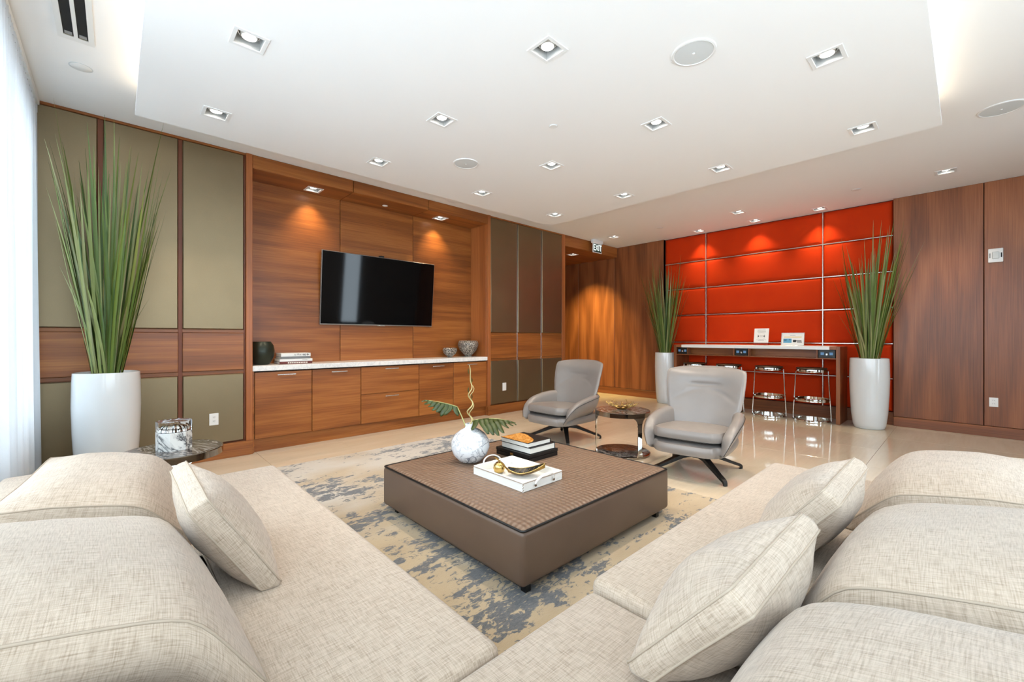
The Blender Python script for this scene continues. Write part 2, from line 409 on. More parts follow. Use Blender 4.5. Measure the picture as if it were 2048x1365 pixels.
d = bpy.data.lights.new('cove_led', 'AREA'); d.shape = 'RECTANGLE'; d.size = PX1-PX0-.16; d.size_y = .05; d.energy = COVE_W*1.1; d.color = (1., .74, .46)
o = bpy.data.objects.new('cove_led', d); COL.objects.link(o); o.location = ((PX0+PX1)/2, PY0+.06, ZP+.07); o.rotation_euler = (math.pi-math.radians(25), 0, 0)
build(MB().box(PX0+.08, PX1-.08, PY0+.092, PY0+.108, ZP+.045, ZP+.053), 'led_tape', M['led'], ceil)
# ------------------------------------------------------------------ back wall: TV wall
wb = struct(build(MB().box(XL-.1, 1.10, YA+.02, YA+.2, 0, 3.62).box(4.575, 6.53, YA+.02, YA+.2, 0, 3.62).box(1.0, 4.7, YA+.445, YA+.6, 0, 3.62)
     .box(1.08, 4.6, YA+.02, YA+.5, 3.36, 3.62).box(6.5, XB+.2, YA+.02, YA+.3, 3.36, 3.62), 'wall_back', M['gap']))
def wpart(nm, mat, x0, x1, z0, z1, y0, y1=None, r=.003): return build(MB().rbox(x0, x1, y0, YA+.021 if y1 is None else y1, z0, z1, r), nm, mat, wb)
# reveal battens and rails behind the panels
cols_l = [(-.60, -.12), (-.08, .467), (.504, 1.041)]
cols_r = [(4.618, 5.232), (5.255, 5.856), (5.883, 6.45)]
for cols, lo, hi in ((cols_l, XL, 1.061), (cols_r, 4.61, 6.508)):
    wpart('top_rail', M['wood_x'], lo, hi, 3.327, ZC, YA-.012)
    for z0, z1 in ((1.352, 1.388), (.907, .948)): wpart('reveal_rail', M['wood_x'], lo, hi, z0, z1, YA+.004)
    for x0, x1 in cols:
        wpart('fabric_panel', M['panel'], x0, x1, 1.39, 3.323, YA-.018, r=.008)
        wpart('rail_panel', M['wood_x'], x0, x1, .95, 1.35, YA-.014)
        wpart('fabric_panel', M['panel'], x0, x1, .168, .905, YA-.018, r=.008)
for x0, x1 in ((-.12, -.08), (.467, .504), (1.041, 1.061)): wpart('batten', M['wood_dark'], x0, x1, .165, 3.327, YA+.002)
for x0, x1 in ((5.233, 5.2545), (5.857, 5.882), (4.607, 4.617)):
    wpart('batten', M['black_matte'], x0, x1, .165, 3.327, YA+.004)
    wpart('silver_strip', M['silver'], x0+.001, x0+.007, .165, 3.327, YA-.012, YA+.006, .001)
for x0, x1 in ((XL, 1.061), (4.61, 6.508)): wpart('backing_board', M['wood_dark'], x0, x1, .15, 3.34, YA+.008, YA+.0205, .001)
wpart('stile', M['wood_stile'], 1.061, 1.124, .155, ZC, YA-.03)
wpart('stile', M['wood_stile'], 4.545, 4.607, .155, ZC, YA-.03)
wpart('stile', M['wood_stile'], 6.455, 6.554, .155, ZC, YA-.02)
# recess: jambs, back panels, header and soffit boards
wpart('jamb', M['wood_stile'], 1.095, 1.124, 0, ZC, YA+.022, YA+.45); wpart('jamb', M['wood_stile'], 4.545, 4.575, 0, ZC, YA+.022, YA+.45)
sp = [1.124, 2.272, 3.405, 4.545]
for a, b in zip(sp, sp[1:]):
    wpart('back_panel', M['wood_x'], a+.0035, b-.0035, .9, 3.35, YA+.43, YA+.446, .002)
    wpart('header_board', M['wood_x'], a+.0035, b-.0035, 3.2, ZC-.002, YA-.024, YA+.0, .002)
for q, (a, b) in enumerate(zip(sp, sp[1:])):
    hs = [(1.86, YA+.235, HOLE)] if q == 0 else [(3.78, YA+.235, HOLE)] if q == 2 else []
    build(plate(MB(), a+.0035, b-.0035, YA, YA+.43, 3.2, 3.215, hs), 'soffit_board', M['wood_x'], wb)
# baseboards
struct(build(MB().rbox(XL, 1.124, YA-.045, YA+.02, 0, .155, .003), 'baseboard_left', M['wood_x']))
struct(build(MB().rbox(4.545, 6.56, YA-.045, YA+.02, 0, .155, .003), 'baseboard_middle', M['wood_x']))
# passage beside the TV wall
build(MB().rbox(6.554, XB, YA-.02, YA+.02, 3.13, ZC-.001, .003), 'passage_header', M['wood_x'], wb)
build(plate(MB(), 6.5, XB, YA+.02, 8.4, 3.13, 3.15, [(7.36, 5.93, HOLE)]), 'passage_soffit', M['wood_x'], wb)
build(MB().rbox(6.5, 6.554, YA-.0, 8.4, 0, 3.13, .003), 'passage_jamb', M['wood_z'], wb)
struct(build(MB().box(6.4, XB+.2, 8.4, 8.5, 0, 3.62), 'wall_passage', M['wood_z']))
# ------------------------------------------------------------------ right wall: red upholstery between walnut panels
wr = struct(build(MB().box(XB+.02, XB+.3, YF-.1, .742, 0, 3.62).box(XB+.02, XB+.3, 4.345, 8.5, 0, 3.62).box(XB+.085, XB+.3, .7, 4.4, 0, 3.62), 'wall_right', M['gap']))
def rpart(nm, mat, y0, y1, z0, z1, x0=XB, x1=XB+.021, r=.003): return build(MB().rbox(x0, x1, y0, y1, z0, z1, r), nm, mat, wr)
yw = [-2.6, -2.02, -1.085, -.15, .742]
for a, b in zip(yw, yw[1:]): rpart('wood_panel', M['wood_z'], a+.004, b-(.004 if b < .7 else 0), .14, ZC-.002)
for a, b in ((4.345, 5.534), (5.538, 6.573), (6.577, 7.6), (7.604, 8.4)): rpart('wood_panel', M['wood_z'], a+.002 if a > 4.4 else a, b-.002, .16, ZC-.002 if b < 5.6 else 3.13)
for y0, y1 in ((.72, .742), (4.345, 4.37)): rpart('wood_return', M['wood_z'], y0, y1, 0, ZC-.002, XB+.021, XB+.086)
struct(build(MB().rbox(XB-.012, XB+.02, YF, .742, 0, .135, .003), 'baseboard_right', M['wood_y']))
struct(build(MB().rbox(XB-.012, XB+.02, 4.345, 8.4, 0, .155, .003), 'baseboard_passage', M['wood_y']))
struct(build(MB().rbox(XB+.05, XB+.085, .744, 4.343, 0, .19, .003), 'baseboard_red', M['wood_y']))
XR = XB+.085
ry = [.746, 1.61, 3.49, 4.341]; rz = [.192, .685, 1.209, 1.752, 2.287, 2.822, 3.351]
def dist_nodes(a, b, n):
    e = [0, .004, .012, .025, .045, .075]; return [a+q for q in e]+[a+.075+(b-a-.15)*k/n for k in range(1, n)]+[b-q for q in e[::-1]]
for a, b in zip(ry, ry[1:]):
    for c, d in zip(rz, rz[1:]):
        ys = dist_nodes(a+.006, b-.006, 4); zs = dist_nodes(c+.006, d-.006, 3); mb = MB(); V = []
        for y in ys:
            for z in zs:
                q = min(y-a-.006, b-.006-y, z-c-.006, d-.006-z); e = .045*(1-math.exp(-q/.022))
                V.append((XR-.005-e, y, z))
        nz = len(zs); mb.add(V, [(i*nz+j, (i+1)*nz+j, (i+1)*nz+j+1, i*nz+j+1) for i in range(len(ys)-1) for j in range(nz-1)])
        mb.add([(XR, a+.006, c+.006), (XR, b-.006, c+.006), (XR, b-.006, d-.006), (XR, a+.006, d-.006)], [(0, 1, 2, 3)])
        build(mb, 'upholstered_panel', M['red'], wr, smooth=60)
for y in ry[1:3]: rpart('metal_trim', M['silver'], y-.007, y+.007, .19, 3.351, XR-.036, XR, .002)
for z in rz[1:6]:
    for a, b in zip(ry, ry[1:]): rpart('metal_trim', M['silver'], a+.008, b-.008, z-.007, z+.007, XR-.036, XR, .002)
# ------------------------------------------------------------------ left wall: sill, windows, header
wlft = struct(build(MB().box(XL-.12, XL, YF-.1, YA+.1, 0, .52).box(XL-.12, XL, YF-.1, YA+.1, 3.12, 3.62).box(XL-.12, XL, 5.3, YA+.2, .5, 3.2), 'wall_left', M['wall_paint']))
def window(nm, axis, fixed, a, b, z0, z1, n):
    fr = MB(); P = lambda p0, p1, q0, q1, zz0, zz1: fr.box(q0, q1, p0, p1, zz0, zz1) if axis == 'Y' else fr.box(p0, p1, q0, q1, zz0, zz1)
    f0, f1 = fixed-.06, fixed-.01
    P(a, b, f0, f1, z0, z0+.06); P(a, b, f0, f1, z1-.06, z1)
    st = (b-a)/n
    for k in range(n+1): P(max(a, a+k*st-.03), min(b, a+k*st+.03), f0, f1, z0, z1)
    w = struct(build(fr, nm, M['window_frame']))
    for k in range(n):
        g = MB(); p0, p1 = a+k*st+.03, a+(k+1)*st-.03
        (g.box(fixed-.038, fixed-.032, p0, p1, z0+.06, z1-.06) if axis == 'Y' else g.box(p0, p1, fixed-.038, fixed-.032, z0+.06, z1-.06))
        build(g, 'pane', M['glass'], w)
    return w
window('window_1', 'Y', XL, -2.4, 5.3, .52, 3.12, 6)
portal((XL-.13, 1.45, 1.82), (0, math.radians(-90), 0), 2.6, 7.7)
# ------------------------------------------------------------------ wall behind the camera
wf = struct(build(MB().box(XL-.1, XB+.4, YF-.12, YF, 0, .35).box(XL-.1, XB+.4, YF-.12, YF, 3.1, 3.62).box(3.9, 5.55, YF-.12, YF, .3, 3.2)
     .box(6.15, XB+.4, YF-.12, YF, .3, 3.2).box(XL-.1, -.5, YF-.12, YF, .3, 3.2), 'wall_front', M['wall_paint']))
window('window_2', 'X', YF, -.5, 3.9, .35, 3.1, 4); window('window_3', 'X', YF, 5.55, 6.15, .35, 3.1, 1)
portal((1.7, YF-.13, 1.72), (math.radians(90), 0, 0), 4.4, 2.75); portal((5.85, YF-.13, 1.72), (math.radians(90), 0, 0), .6, 2.75)
# ------------------------------------------------------------------ recessed downlights
def downlight(x, y, z, label, group, watt=SPOT_W, size=70, aim=(0, 0), bl=.7, col=WARM):
    root = thing('recessed_downlight', label, 'downlight', (x, y, z), group=group)
    h = HOLE; fr = MB()
    for q in (0, 1):
        s = 1 if q else -1
        fr.rbox(x-h-.018, x+h+.018, y+s*(h+.006)-.012, y+s*(h+.006)+.012, z-.005, z+.001, .0015)
        fr.rbox(x+s*(h+.006)-.012, x+s*(h+.006)+.012, y-h+.006, y+h-.006, z-.005, z+.001, .0015)
    build(fr, 'trim_frame', M['trim_white'], root)
    cn = MB(); H = .125; i = h-.001
    q = [(x-i, y-i), (x+i, y-i), (x+i, y+i), (x-i, y+i)]; u = i*.93; w = [(x-u, y-u), (x+u, y-u), (x+u, y+u), (x-u, y+u)]
    cn.add([(*p, z) for p in q]+[(*p, z+H) for p in w], [(k, (k+1) % 4, 4+(k+1) % 4, 4+k) for k in range(4)]+[(4, 5, 6, 7)])
    build(cn, 'can', M['can_silver'], root)
    bulb = build(MB().lathe([(.042, .02), (.046, .03), (.048, .06), (.03, .10), (.02, .118)], (x, y, z), 20), 'bulb', M['trim_white'], root, smooth=50)
    build(MB().lathe([(.0, .0175), (.030, .0178), (.040, .020), (.040, .024)], (x, y, z), 20, cap=False), 'lens', M['bulb'], bulb, smooth=60)
    build(MB().tube([(x+.058*math.cos(a*.3927), y+.058*math.sin(a*.3927), z+.04) for a in range(16)], .004, 6, True), 'gimbal_ring', M['silver'], root, smooth=60)
    d = bpy.data.lights.new('downlight_beam', 'SPOT'); d.energy = watt; d.color = col; d.spot_size = math.radians(size); d.spot_blend = bl; d.shadow_soft_size = .03
    o = bpy.data.objects.new('downlight_beam', d); COL.objects.link(o); o.location = (x, y, z+.008)
    o.rotation_euler = Vector((aim[0], aim[1], -1)).to_track_quat('-Z', 'Y').to_euler()
col_w = ['by the curtain', 'second from curtain', 'third from curtain', 'farthest from curtain']
row_w = ['fourth row from TV wall', 'third row from TV wall', 'second row from TV wall', 'row nearest TV wall']
for i, j in seen:
    downlight(GX[i], GY[j], ZP, 'square dropped-ceiling downlight, '+row_w[j]+', '+col_w[i], 'downlights in the dropped ceiling panel',
              aim=(0, .30) if j == 3 else (0, 0), size=78)
ul = [('square ceiling downlight in front of the right walnut wall', (.25, 0)), ('ceiling spot washing red wall near its right metal strip', (.16, 0)), ('ceiling spot washing the middle of the red wall', (.16, 0)),
      ('ceiling downlight out from the red wall, before the middle wash spot', (0, 0)), ('ceiling spot washing red wall near its left metal strip', (.16, 0)), ('ceiling downlight near the EXIT sign', (0, 0))]
for k, ((x, y), (lb, am)) in enumerate(zip(UP_L, ul)):
    downlight(x, y, ZC, lb, 'downlights in the upper ceiling', watt=46 if x > 8 else SPOT_W, size=80 if x > 8 else 78, aim=am, bl=1., col=(1., .78, .45) if x > 8 else WARM)
downlight(1.86, YA+.235, 3.2, 'downlight in walnut soffit above the TV, left one', 'downlights in the TV recess soffit', watt=42, size=84, aim=(0, .2), bl=1., col=(1., .76, .42))
downlight(3.78, YA+.235, 3.2, 'downlight in walnut soffit above the TV, right one', 'downlights in the TV recess soffit', watt=42, size=84, aim=(0, .2), bl=1., col=(1., .76, .42))
downlight(7.36, 5.93, 3.13, 'downlight in the passage soffit behind the EXIT sign', 'downlights in the passage', watt=460, size=80, aim=(.45, .1), bl=1., col=(1., .78, .26))
# ------------------------------------------------------------------ speakers, discs, slot diffuser on the ceiling
def ceiling_speaker(x, y, z, r, label):
    t = thing('ceiling_speaker', label, 'speaker', (x, y, z), group='round ceiling speakers')
    build(MB().lathe([(r*.86, -.004), (r*.9, -.009), (r*.98, -.007), (r, 0)], (x, y, z), 48, cap=False), 'rim', M['trim_white'], t, smooth=40)
    g = build(MB().lathe([(0, -.008), (r*.5, -.0078), (r*.86, -.006), (r*.87, -.001)], (x, y, z), 48, cap=False), 'grille', M['grille'], t, smooth=40)
    build(MB().lathe([(0, -.012), (.008, -.0115), (.009, -.007)], (x, y, z), 12, cap=False), 'centre_stud', M['trim_white'], g, smooth=60)
ceiling_speaker(2.74, 1.21, ZP, .135, 'large round white speaker grille in dropped ceiling near the viewer')
ceiling_speaker(2.72, 3.63, ZP, .135, 'round white speaker grille in dropped ceiling near the TV wall')
ceiling_speaker(5.80, -.21, ZC, .155, 'round grey speaker grille in the upper ceiling at right edge')
def disc(x, y, z, r, nm, label):
    t = thing(nm, label, 'sprinkler cover', (x, y, z), group='small round ceiling covers')
    build(MB().lathe([(0, -.006), (r*.92, -.006), (r, -.003), (r, 0)], (x, y, z), 28, cap=False), 'cover_plate', M['trim_white'], t, smooth=40)
    build(MB().lathe([(r*.9, -.002), (r*1.12, -.0015), (r*1.12, 0)], (x, y, z), 28, cap=False), 'collar', M['grille'], t, smooth=40)
disc(2.80, 2.47, ZP, .035, 'sprinkler_cover', 'small round disc in the middle of the dropped ceiling')
disc(-.19, 4.59, ZC, .06, 'sprinkler_cover', 'white disc on upper ceiling beside the slot air diffuser')
disc(7.50, 1.05, ZC, .05, 'sprinkler_cover', 'small disc on upper ceiling near the right walnut wall')
disc(7.44, 3.92, ZC, .05, 'sprinkler_cover', 'small disc on upper ceiling left of the red wall spots')
disc(2.84, YA+.235, 3.2, .035, 'sprinkler_cover', 'small white disc in walnut soffit between two TV downlights')
dx0, dx1, dy0, dy1 = -.285, -.105, 1.9, 4.2
t = thing('slot_diffuser', 'white two-slot linear air diffuser in ceiling beside the curtain', 'air vent', (-.195, 3.05, ZC))
build(MB().box(dx0+.02, dx1-.02, dy0+.02, dy1-.02, ZC-.0015, ZC-.0005), 'dark_slot', M['black_matte'], t)
fr = MB().box(dx0, dx0+.03, dy0, dy1, ZC-.008, ZC).box(dx1-.03, dx1, dy0, dy1, ZC-.008, ZC).box(dx0+.03, dx1-.03, dy0, dy0+.05, ZC-.008, ZC).box(dx0+.03, dx1-.03, dy1-.05, dy1, ZC-.008, ZC)
build(fr, 'frame', M['trim_white'], t)
build(MB().box(-.205, -.185, dy0+.05, dy1-.05, ZC-.008, ZC), 'divider', M['trim_white'], t)
for xx in (-.23, -.16):
    build(MB().box(xx-.018, xx+.018, dy1-.10, dy1-.07, ZC-.007, ZC-.002), 'damper_clip', M['plastic_grey'], t)
    build(MB().box(xx-.02, xx+.02, dy1-.07, dy1-.052, ZC-.006, ZC-.002), 'damper_blade', M['silver'], t)
# ------------------------------------------------------------------ curtains
def curtain(y0, y1, label, seed):
    rnd = random.Random(seed)
    t = thing('sheer_curtain', label, 'curtain', (-.5, (y0+y1)/2, 0), group='white sheer curtains on the left windows')
    n = int((y1-y0)/.011); ph = rnd.random()*6
    def fn(u, v):
        y = y0+(y1-y0)*u; z = 3.275-3.26*v
        a = .030*(1+.6*v)*math.sin(6.283*y/.105+ph+.9*math.sin(y*3.1))+.022*v*math.sin(6.283*y/.31+ph)
        return (-.505+.012*math.sin(y*2.2)+a, y+.012*v*math.sin(y*41), z)
    build(MB().grid(fn, n, 14), 'cloth', M['sheer'], t, smooth=180)
    build(MB().grid(lambda u, v: (fn(u, 0)[0]+.003, fn(u, 0)[1], 3.277-.07*v), n, 1), 'heading_tape', M['sheer'], t, smooth=180)
    build(MB().rbox(-.525, -.475, y0-.02, y1+.02, 3.30, 3.351, .003), 'track', M['trim_white'], t)
    k = 0; y = y0+.05
    while y < y1:
        build(MB().rbox(-.508, -.494, y-.006, y+.006, 3.272, 3.302, .001), 'glider', M['plastic_grey'], t); y += .105
curtain(3.22, YA-.06, 'white sheer curtain hanging beside the olive wall panels', 3)
# ------------------------------------------------------------------ media cabinets and worktop
yf = YA+.0
units = [(1.148, 1.765, 'D', 'walnut cabinet door unit below the green vase, leftmost'), (1.765, 2.382, 'D', 'walnut cabinet door unit second from left under the TV'),
         (2.382, 3.256, 'W', 'wide walnut two-drawer unit in the middle of the media cabinets'), (3.256, 3.869, 'D', 'walnut cabinet unit right of the wide drawers'), (3.869, 4.54, 'D', 'walnut cabinet unit rightmost under the mottled bowls')]
def handle(x, z, w, par):
    h = MB().rbox(x-w/2, x+w/2, yf-.027, yf-.017, z-.006, z+.006, .002)
    for s in (-1, 1): h.box(x+s*w*.42-.004, x+s*w*.42+.004, yf-.018, yf+.001, z-.004, z+.004)
    build(h, 'handle', M['silver'], par)
for a, b, k, lb in units:
    t = thing('media_cabinet', lb, 'cabinet', ((a+b)/2, YA+.2, .15), group='built-in media cabinets under the TV')
    build(MB().box(a+.001, b-.001, yf+.022, YA+.428, .15, .918), 'body', M['gap'], t)
    if k == 'D':
        d = build(MB().rbox(a+.0035, b-.0035, yf, yf+.021, .153, .905, .002), 'door', M['wood_x'], t); handle((a+b)/2+.02, .868, .2, d)
    else:
        d = build(MB().rbox(a+.0035, b-.0035, yf, yf+.021, .542, .905, .002), 'drawer', M['wood_x'], t); handle((a+b)/2, .872, .2, d)
        d = build(MB().rbox(a+.0035, b-.0035, yf, yf+.021, .153, .538, .002), 'drawer', M['wood_x'], t); handle((a+b)/2, .495, .2, d)
struct(build(MB().rbox(1.124, 1.146, yf, YA+.42, .0, .918, .002), 'trim_1', M['wood_x']))
struct(build(MB().rbox(1.1242, 4.5448, YA+.035, YA+.3, 0, .148, .003), 'baseboard_cabinet', M['wood_x']))
tag(build(MB().rbox(1.1255, 4.5435, YA-.022, YA+.428, .92, .98, .004), 'worktop', M['marble_counter'], origin=(2.83, YA+.2, .92)), 'long white stone worktop over the walnut media cabinets', 'worktop')
# ------------------------------------------------------------------ television
tv = thing('television', 'large flat black television on the walnut recess wall', 'television', (2.86, YA+.36, 1.97), local=True)
tv.rotation_euler = (math.radians(4.8), 0, 0)
hw, hh = .868, .497
build(MB().rbox(-hw, hw, .0, .035, -hh, hh, .004), 'casing', M['tv_frame'], tv)
build(MB().box(-hw+.008, hw-.008, -.003, .001, -hh+.016, hh-.008), 'screen', M['tv_screen'], tv)
build(MB().rbox(-.06, .06, -.004, .002, -hh-.006, -hh+.004, .001).rbox(hw-.10, hw-.02, -.004, .002, -hh-.002, -hh+.003, .001), 'badge', M['silver'], tv)
build(MB().rbox(-.06, .0, -.02, .035, hh, hh+.022, .003), 'webcam', M['black'], tv)
build(MB().box(-.3, .3, .036, .062, -.25, .2), 'wall_bracket', M['black_matte'], tv)
# ------------------------------------------------------------------ things on the worktop
ZW = .9805
tag(build(MB().lathe([(0, 0), (.07, 0), (.085, .008), (.125, .09), (.135, .16), (.122, .23), (.094, .272), (.088, .272), (.114, .225), (.126, .16), (.10, .06), (0, .03)], (1.272, YA+.23, ZW), 48), 'vase', M['green_glaze'], smooth=50, origin=(1.272, YA+.23, ZW)),
    'dark green rounded vase at left end of the worktop', 'vase')
def bowl(x, y, r, h, label):
    t = thing('footed_bowl', label, 'bowl', (x, y, ZW), group='mottled bowls on the worktop')
    build(MB().lathe([(0, h*.12), (r*.34, h*.1), (r*.45, h*.16), (r*.8, h*.4), (r*.99, h*.7), (r*.97, h*.86), (r*.86, h*.99), (r*.82, h), (r*.80, h*.98), (r*.90, h*.84), (r*.92, h*.7), (r*.7, h*.4), (r*.3, h*.22), (0, h*.2)], (x, y, ZW), 48), 'body', M['mottled'], t, smooth=60)
    build(MB().lathe([(0, 0), (r*.36, 0), (r*.38, h*.03), (r*.30, h*.07), (r*.34, h*.11), (0, h*.11)], (x, y, ZW), 40), 'foot', M['mottled'], t, smooth=50)
bowl(3.98, YA+.26, .118, .155, 'small mottled black and silver bowl on the worktop')
bowl(4.345, YA+.25, .175, .27, 'large mottled black and silver bowl on the worktop')
def book(x0, x1, y0, y1, z, h, cover, label, spine='x', group=None, lines=None):
    """pages block inside a case of two boards and a spine"""
    t = thing('book', label, 'book', ((x0+x1)/2, (y0+y1)/2, z), group=group); b = .004
    build(MB().box(x0+.004, x1-.004, y0+.004, y1-.004, z+b, z+h-b), 'pages', M['paper'], t)
    cv = MB().rbox(x0, x1, y0, y1, z, z+b, .001).rbox(x0, x1, y0, y1, z+h-b, z+h, .001)
    if spine == 'x': cv.rbox(x0, x1, y0-.001, y0+.003, z, z+h, .001)
    elif spine == 'yp': cv.rbox(x0, x1, y1-.003, y1+.001, z, z+h, .001)
    else: cv.rbox(x1-.003, x1+.001, y0, y1, z, z+h, .001)
    c = build(cv, 'cover', cover, t)
    return t, c
g = 'books stacked on the worktop'; z = ZW
bk = [(1.43, 1.80, .030, M['book_red'], 'maroon spined book at bottom of the worktop stack'), (1.435, 1.805, .030, M['book_white'], 'white book second from bottom of the worktop stack'),
      (1.45, 1.785, .028, M['book_grey'], 'grey book third from bottom of the worktop stack'), (1.455, 1.79, .040, M['book_white'], 'white book with grey mottled spine on top of worktop stack')]
for q, (a, b, h, m, lb) in enumerate(bk):
    t, c = book(a, b, YA+.10+.01*q, YA+.36, z, h, m, lb, 'x', g)
    yy = YA+.10+.01*q-.0016; pr_ = MB(); rr = random.Random(q)
    if q == 0:
        x = a+.09
        while x < b-.06: w = rr.uniform(.008, .02); pr_.box(x, x+w, yy, yy+.001, z+.009, z+.021); x += w+.006
        build(pr_, 'spine_print', M['paper'], c)
    elif q == 3:
        for k in range(40):
            x = rr.uniform(a+.14, b-.02); w = rr.uniform(.004, .016); zz = rr.uniform(z+.006, z+.028); pr_.box(x, x+w, yy, yy+.001, zz, zz+rr.uniform(.004, .01))
        build(pr_, 'spine_print', M['ink'], c)
    elif q == 1:
        build(pr_.box(b-.12, b-.06, yy, yy+.001, z+.012, z+.018), 'spine_print', M['ink'], c)
    z += h+.0005
# ------------------------------------------------------------------ wall plates
def outlet_y(x, z, w, h, label, kind):
    y = YA-.018; t = thing('wall_outlet' if kind == 'o' else 'wall_switch', label, 'outlet' if kind == 'o' else 'switch', (x, y, z))
    build(MB().rbox(x-w/2, x+w/2, y-.007, y, z-h/2, z+h/2, .002), 'plate', M['plastic_white'], t)
    if kind == 'o':
        for s in (-1, 1):
            f = build(MB().rbox(x-.017, x+.017, y-.0085, y-.006, z+s*.021-.015, z+s*.021+.015, .001), 'socket', M['plastic_white'], t)
            sl = MB().box(x-.009, x-.006, y-.0092, y-.008, z+s*.021-.002, z+s*.021+.008).box(x+.006, x+.009, y-.0092, y-.008, z+s*.021-.002, z+s*.021+.008).box(x-.002, x+.002, y-.0092, y-.008, z+s*.021-.010, z+s*.021-.006)
            build(sl, 'slots', M['slot'], f)
    else: build(MB().rbox(x-.018, x+.018, y-.010, y-.006, z-.035, z+.035, .002), 'rocker', M['plastic_white'], t)
outlet_y(.767, .432, .082, .125, 'white double socket on lower olive panel beside side table', 'o')
outlet_y(4.92, .452, .085, .135, 'white switch plate on dark lower panel behind armchair', 's')
def plate_x(y, z, w, h, nm, label, cat):
    x = XB; t = thing(nm, label, cat, (x, y, z))
    build(MB().rbox(x-.008, x, y-w/2, y+w/2, z-h/2, z+h/2, .002), 'plate', M['plastic_white'], t); return t
t = plate_x(-.236, .455, .08, .12, 'wall_outlet', 'white double socket low on the right walnut wall', 'outlet')
for s in (-1, 1):
    f = build(MB().rbox(XB-.0095, XB-.007, -.236-.017, -.236+.017, .455+s*.022-.015, .455+s*.022+.015, .001), 'socket', M['plastic_white'], t)
    build(MB().box(XB-.0103, XB-.009, -.236-.009, -.236-.006, .455+s*.022-.002, .455+s*.022+.008).box(XB-.0103, XB-.009, -.236+.006, -.236+.009, .455+s*.022-.002, .455+s*.022+.008), 'slots', M['slot'], f)
t = thing('fire_alarm_strobe', 'white fire alarm strobe high on the right walnut wall', 'fire alarm', (XB, -.252, 2.372))
build(MB().rbox(XB-.028, XB, -.252-.066, -.252+.066, 2.372-.09, 2.372+.09, .008, 2), 'housing', M['plastic_white'], t, smooth=40)
build(MB().rbox(XB-.05, XB-.026, -.252-.03, -.252+.03, 2.372-.045, 2.372+.045, .008, 2), 'strobe_lens', M['grille'], t, smooth=40)
for s in (-1, 1): build(MB().rbox(XB-.0296, XB-.027, -.252+s*.05-.006, -.252+s*.05+.006, 2.372-.03, 2.372+.03, .001), 'red_marking', M['ink_dark'] if s < 0 else M['ink'], t)
# ------------------------------------------------------------------ exit sign
def text_mesh(body, size, depth, name):
    c = bpy.data.curves.new(name, 'FONT'); c.body = body; c.size = size; c.extrude = depth; c.align_x = 'CENTER'; c.align_y = 'CENTER'
    o = bpy.data.objects.new(name, c); COL.objects.link(o); dg = bpy.context.evaluated_depsgraph_get(); dg.update()
    me = bpy.data.meshes.new_from_object(o.evaluated_get(dg)); bpy.data.objects.remove(o); bpy.data.curves.remove(c); return me
ex, ey = 7.42, 5.32
t = thing('exit_sign', 'lit green and white EXIT sign hanging from the ceiling', 'exit sign', (ex, ey, ZC))
build(MB().rbox(ex-.17, ex+.17, ey-.035, ey+.035, ZC-.075, ZC, .008, 2), 'canopy', M['plastic_white'], t, smooth=40)
build(MB().rbox(ex-.155, ex+.155, ey-.008, ey+.008, ZC-.27, ZC-.07, .004), 'edge_frame', M['plastic_white'], t)
build(MB().box(ex-.14, ex+.14, ey-.010, ey-.007, ZC-.255, ZC-.085), 'panel', M['exit_green'], t)
me = text_mesh('EXIT', .19, .001, 'letters'); me.materials.append(M['exit_glow'])
o = bpy.data.objects.new('letters', me); COL.objects.link(o); o.parent = t; o.location = (0, -.012, -.17); o.rotation_euler = (math.pi/2, 0, 0); o.scale = (.72, .98, 1)
# ------------------------------------------------------------------ rug
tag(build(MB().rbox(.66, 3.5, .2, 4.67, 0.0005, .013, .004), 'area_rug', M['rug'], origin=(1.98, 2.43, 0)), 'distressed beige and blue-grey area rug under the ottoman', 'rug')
# ------------------------------------------------------------------ sofa
def module(x0, x1, y0, y1, top, backs, label):
    t = thing('sofa_module', label, 'sofa', ((x0+x1)/2, (y0+y1)/2, 0), group='modules of the L-shaped linen sofa')
    build(MB().rbox(x0+.05, x1-.05, y0+.05, y1-.05, .06, .20, .01), 'plinth', M['black_matte'], t)
    for px in (x0+.12, x1-.12):
        for py in (y0+.12, y1-.12): build(MB().lathe([(.03, 0), (.03, .06)], (px, py, .0135 if px > .66 and py > .2 else 0), 16), 'leg', M['black'], t)
    mb = MB().rbox(x0, x1, y0, y1, .16, top, .035, 4)
    seat = build(mb, 'seat', M['linen'], t, smooth=50, uv='box')
    r = .012; e = .012; zt = top-.014
    pts = [(x0+e+.01, y0+e, zt), (x1-e-.01, y0+e, zt), (x1-e, y0+e+.01, zt), (x1-e, y1-e-.01, zt), (x1-e-.01, y1-e, zt), (x0+e+.01, y1-e, zt), (x0+e, y1-e-.01, zt), (x0+e, y0+e+.01, zt)]
    for b in backs: build(MB().rbox(*b, .03, 3), 'backrest', M['linen'], t, smooth=50, uv='box')
module(-.42, .818, .912, 3.30, .42, [(-.42, -.27, .92, 3.295, .40, .60)], 'long left-hand linen sofa seat running towards the TV wall')
module(-.42, 1.232, -.48, .906, .42, [(-.42, -.27, -.47, .90, .40, .60), (-.26, 1.225, -.48, -.30, .40, .60)], 'corner linen sofa seat in the foreground')
module(1.238, 3.33, -.48, .922, .445, [(1.245, 3.325, -.48, -.30, .42, .62)], 'long right-hand linen sofa seat running towards the armchairs')
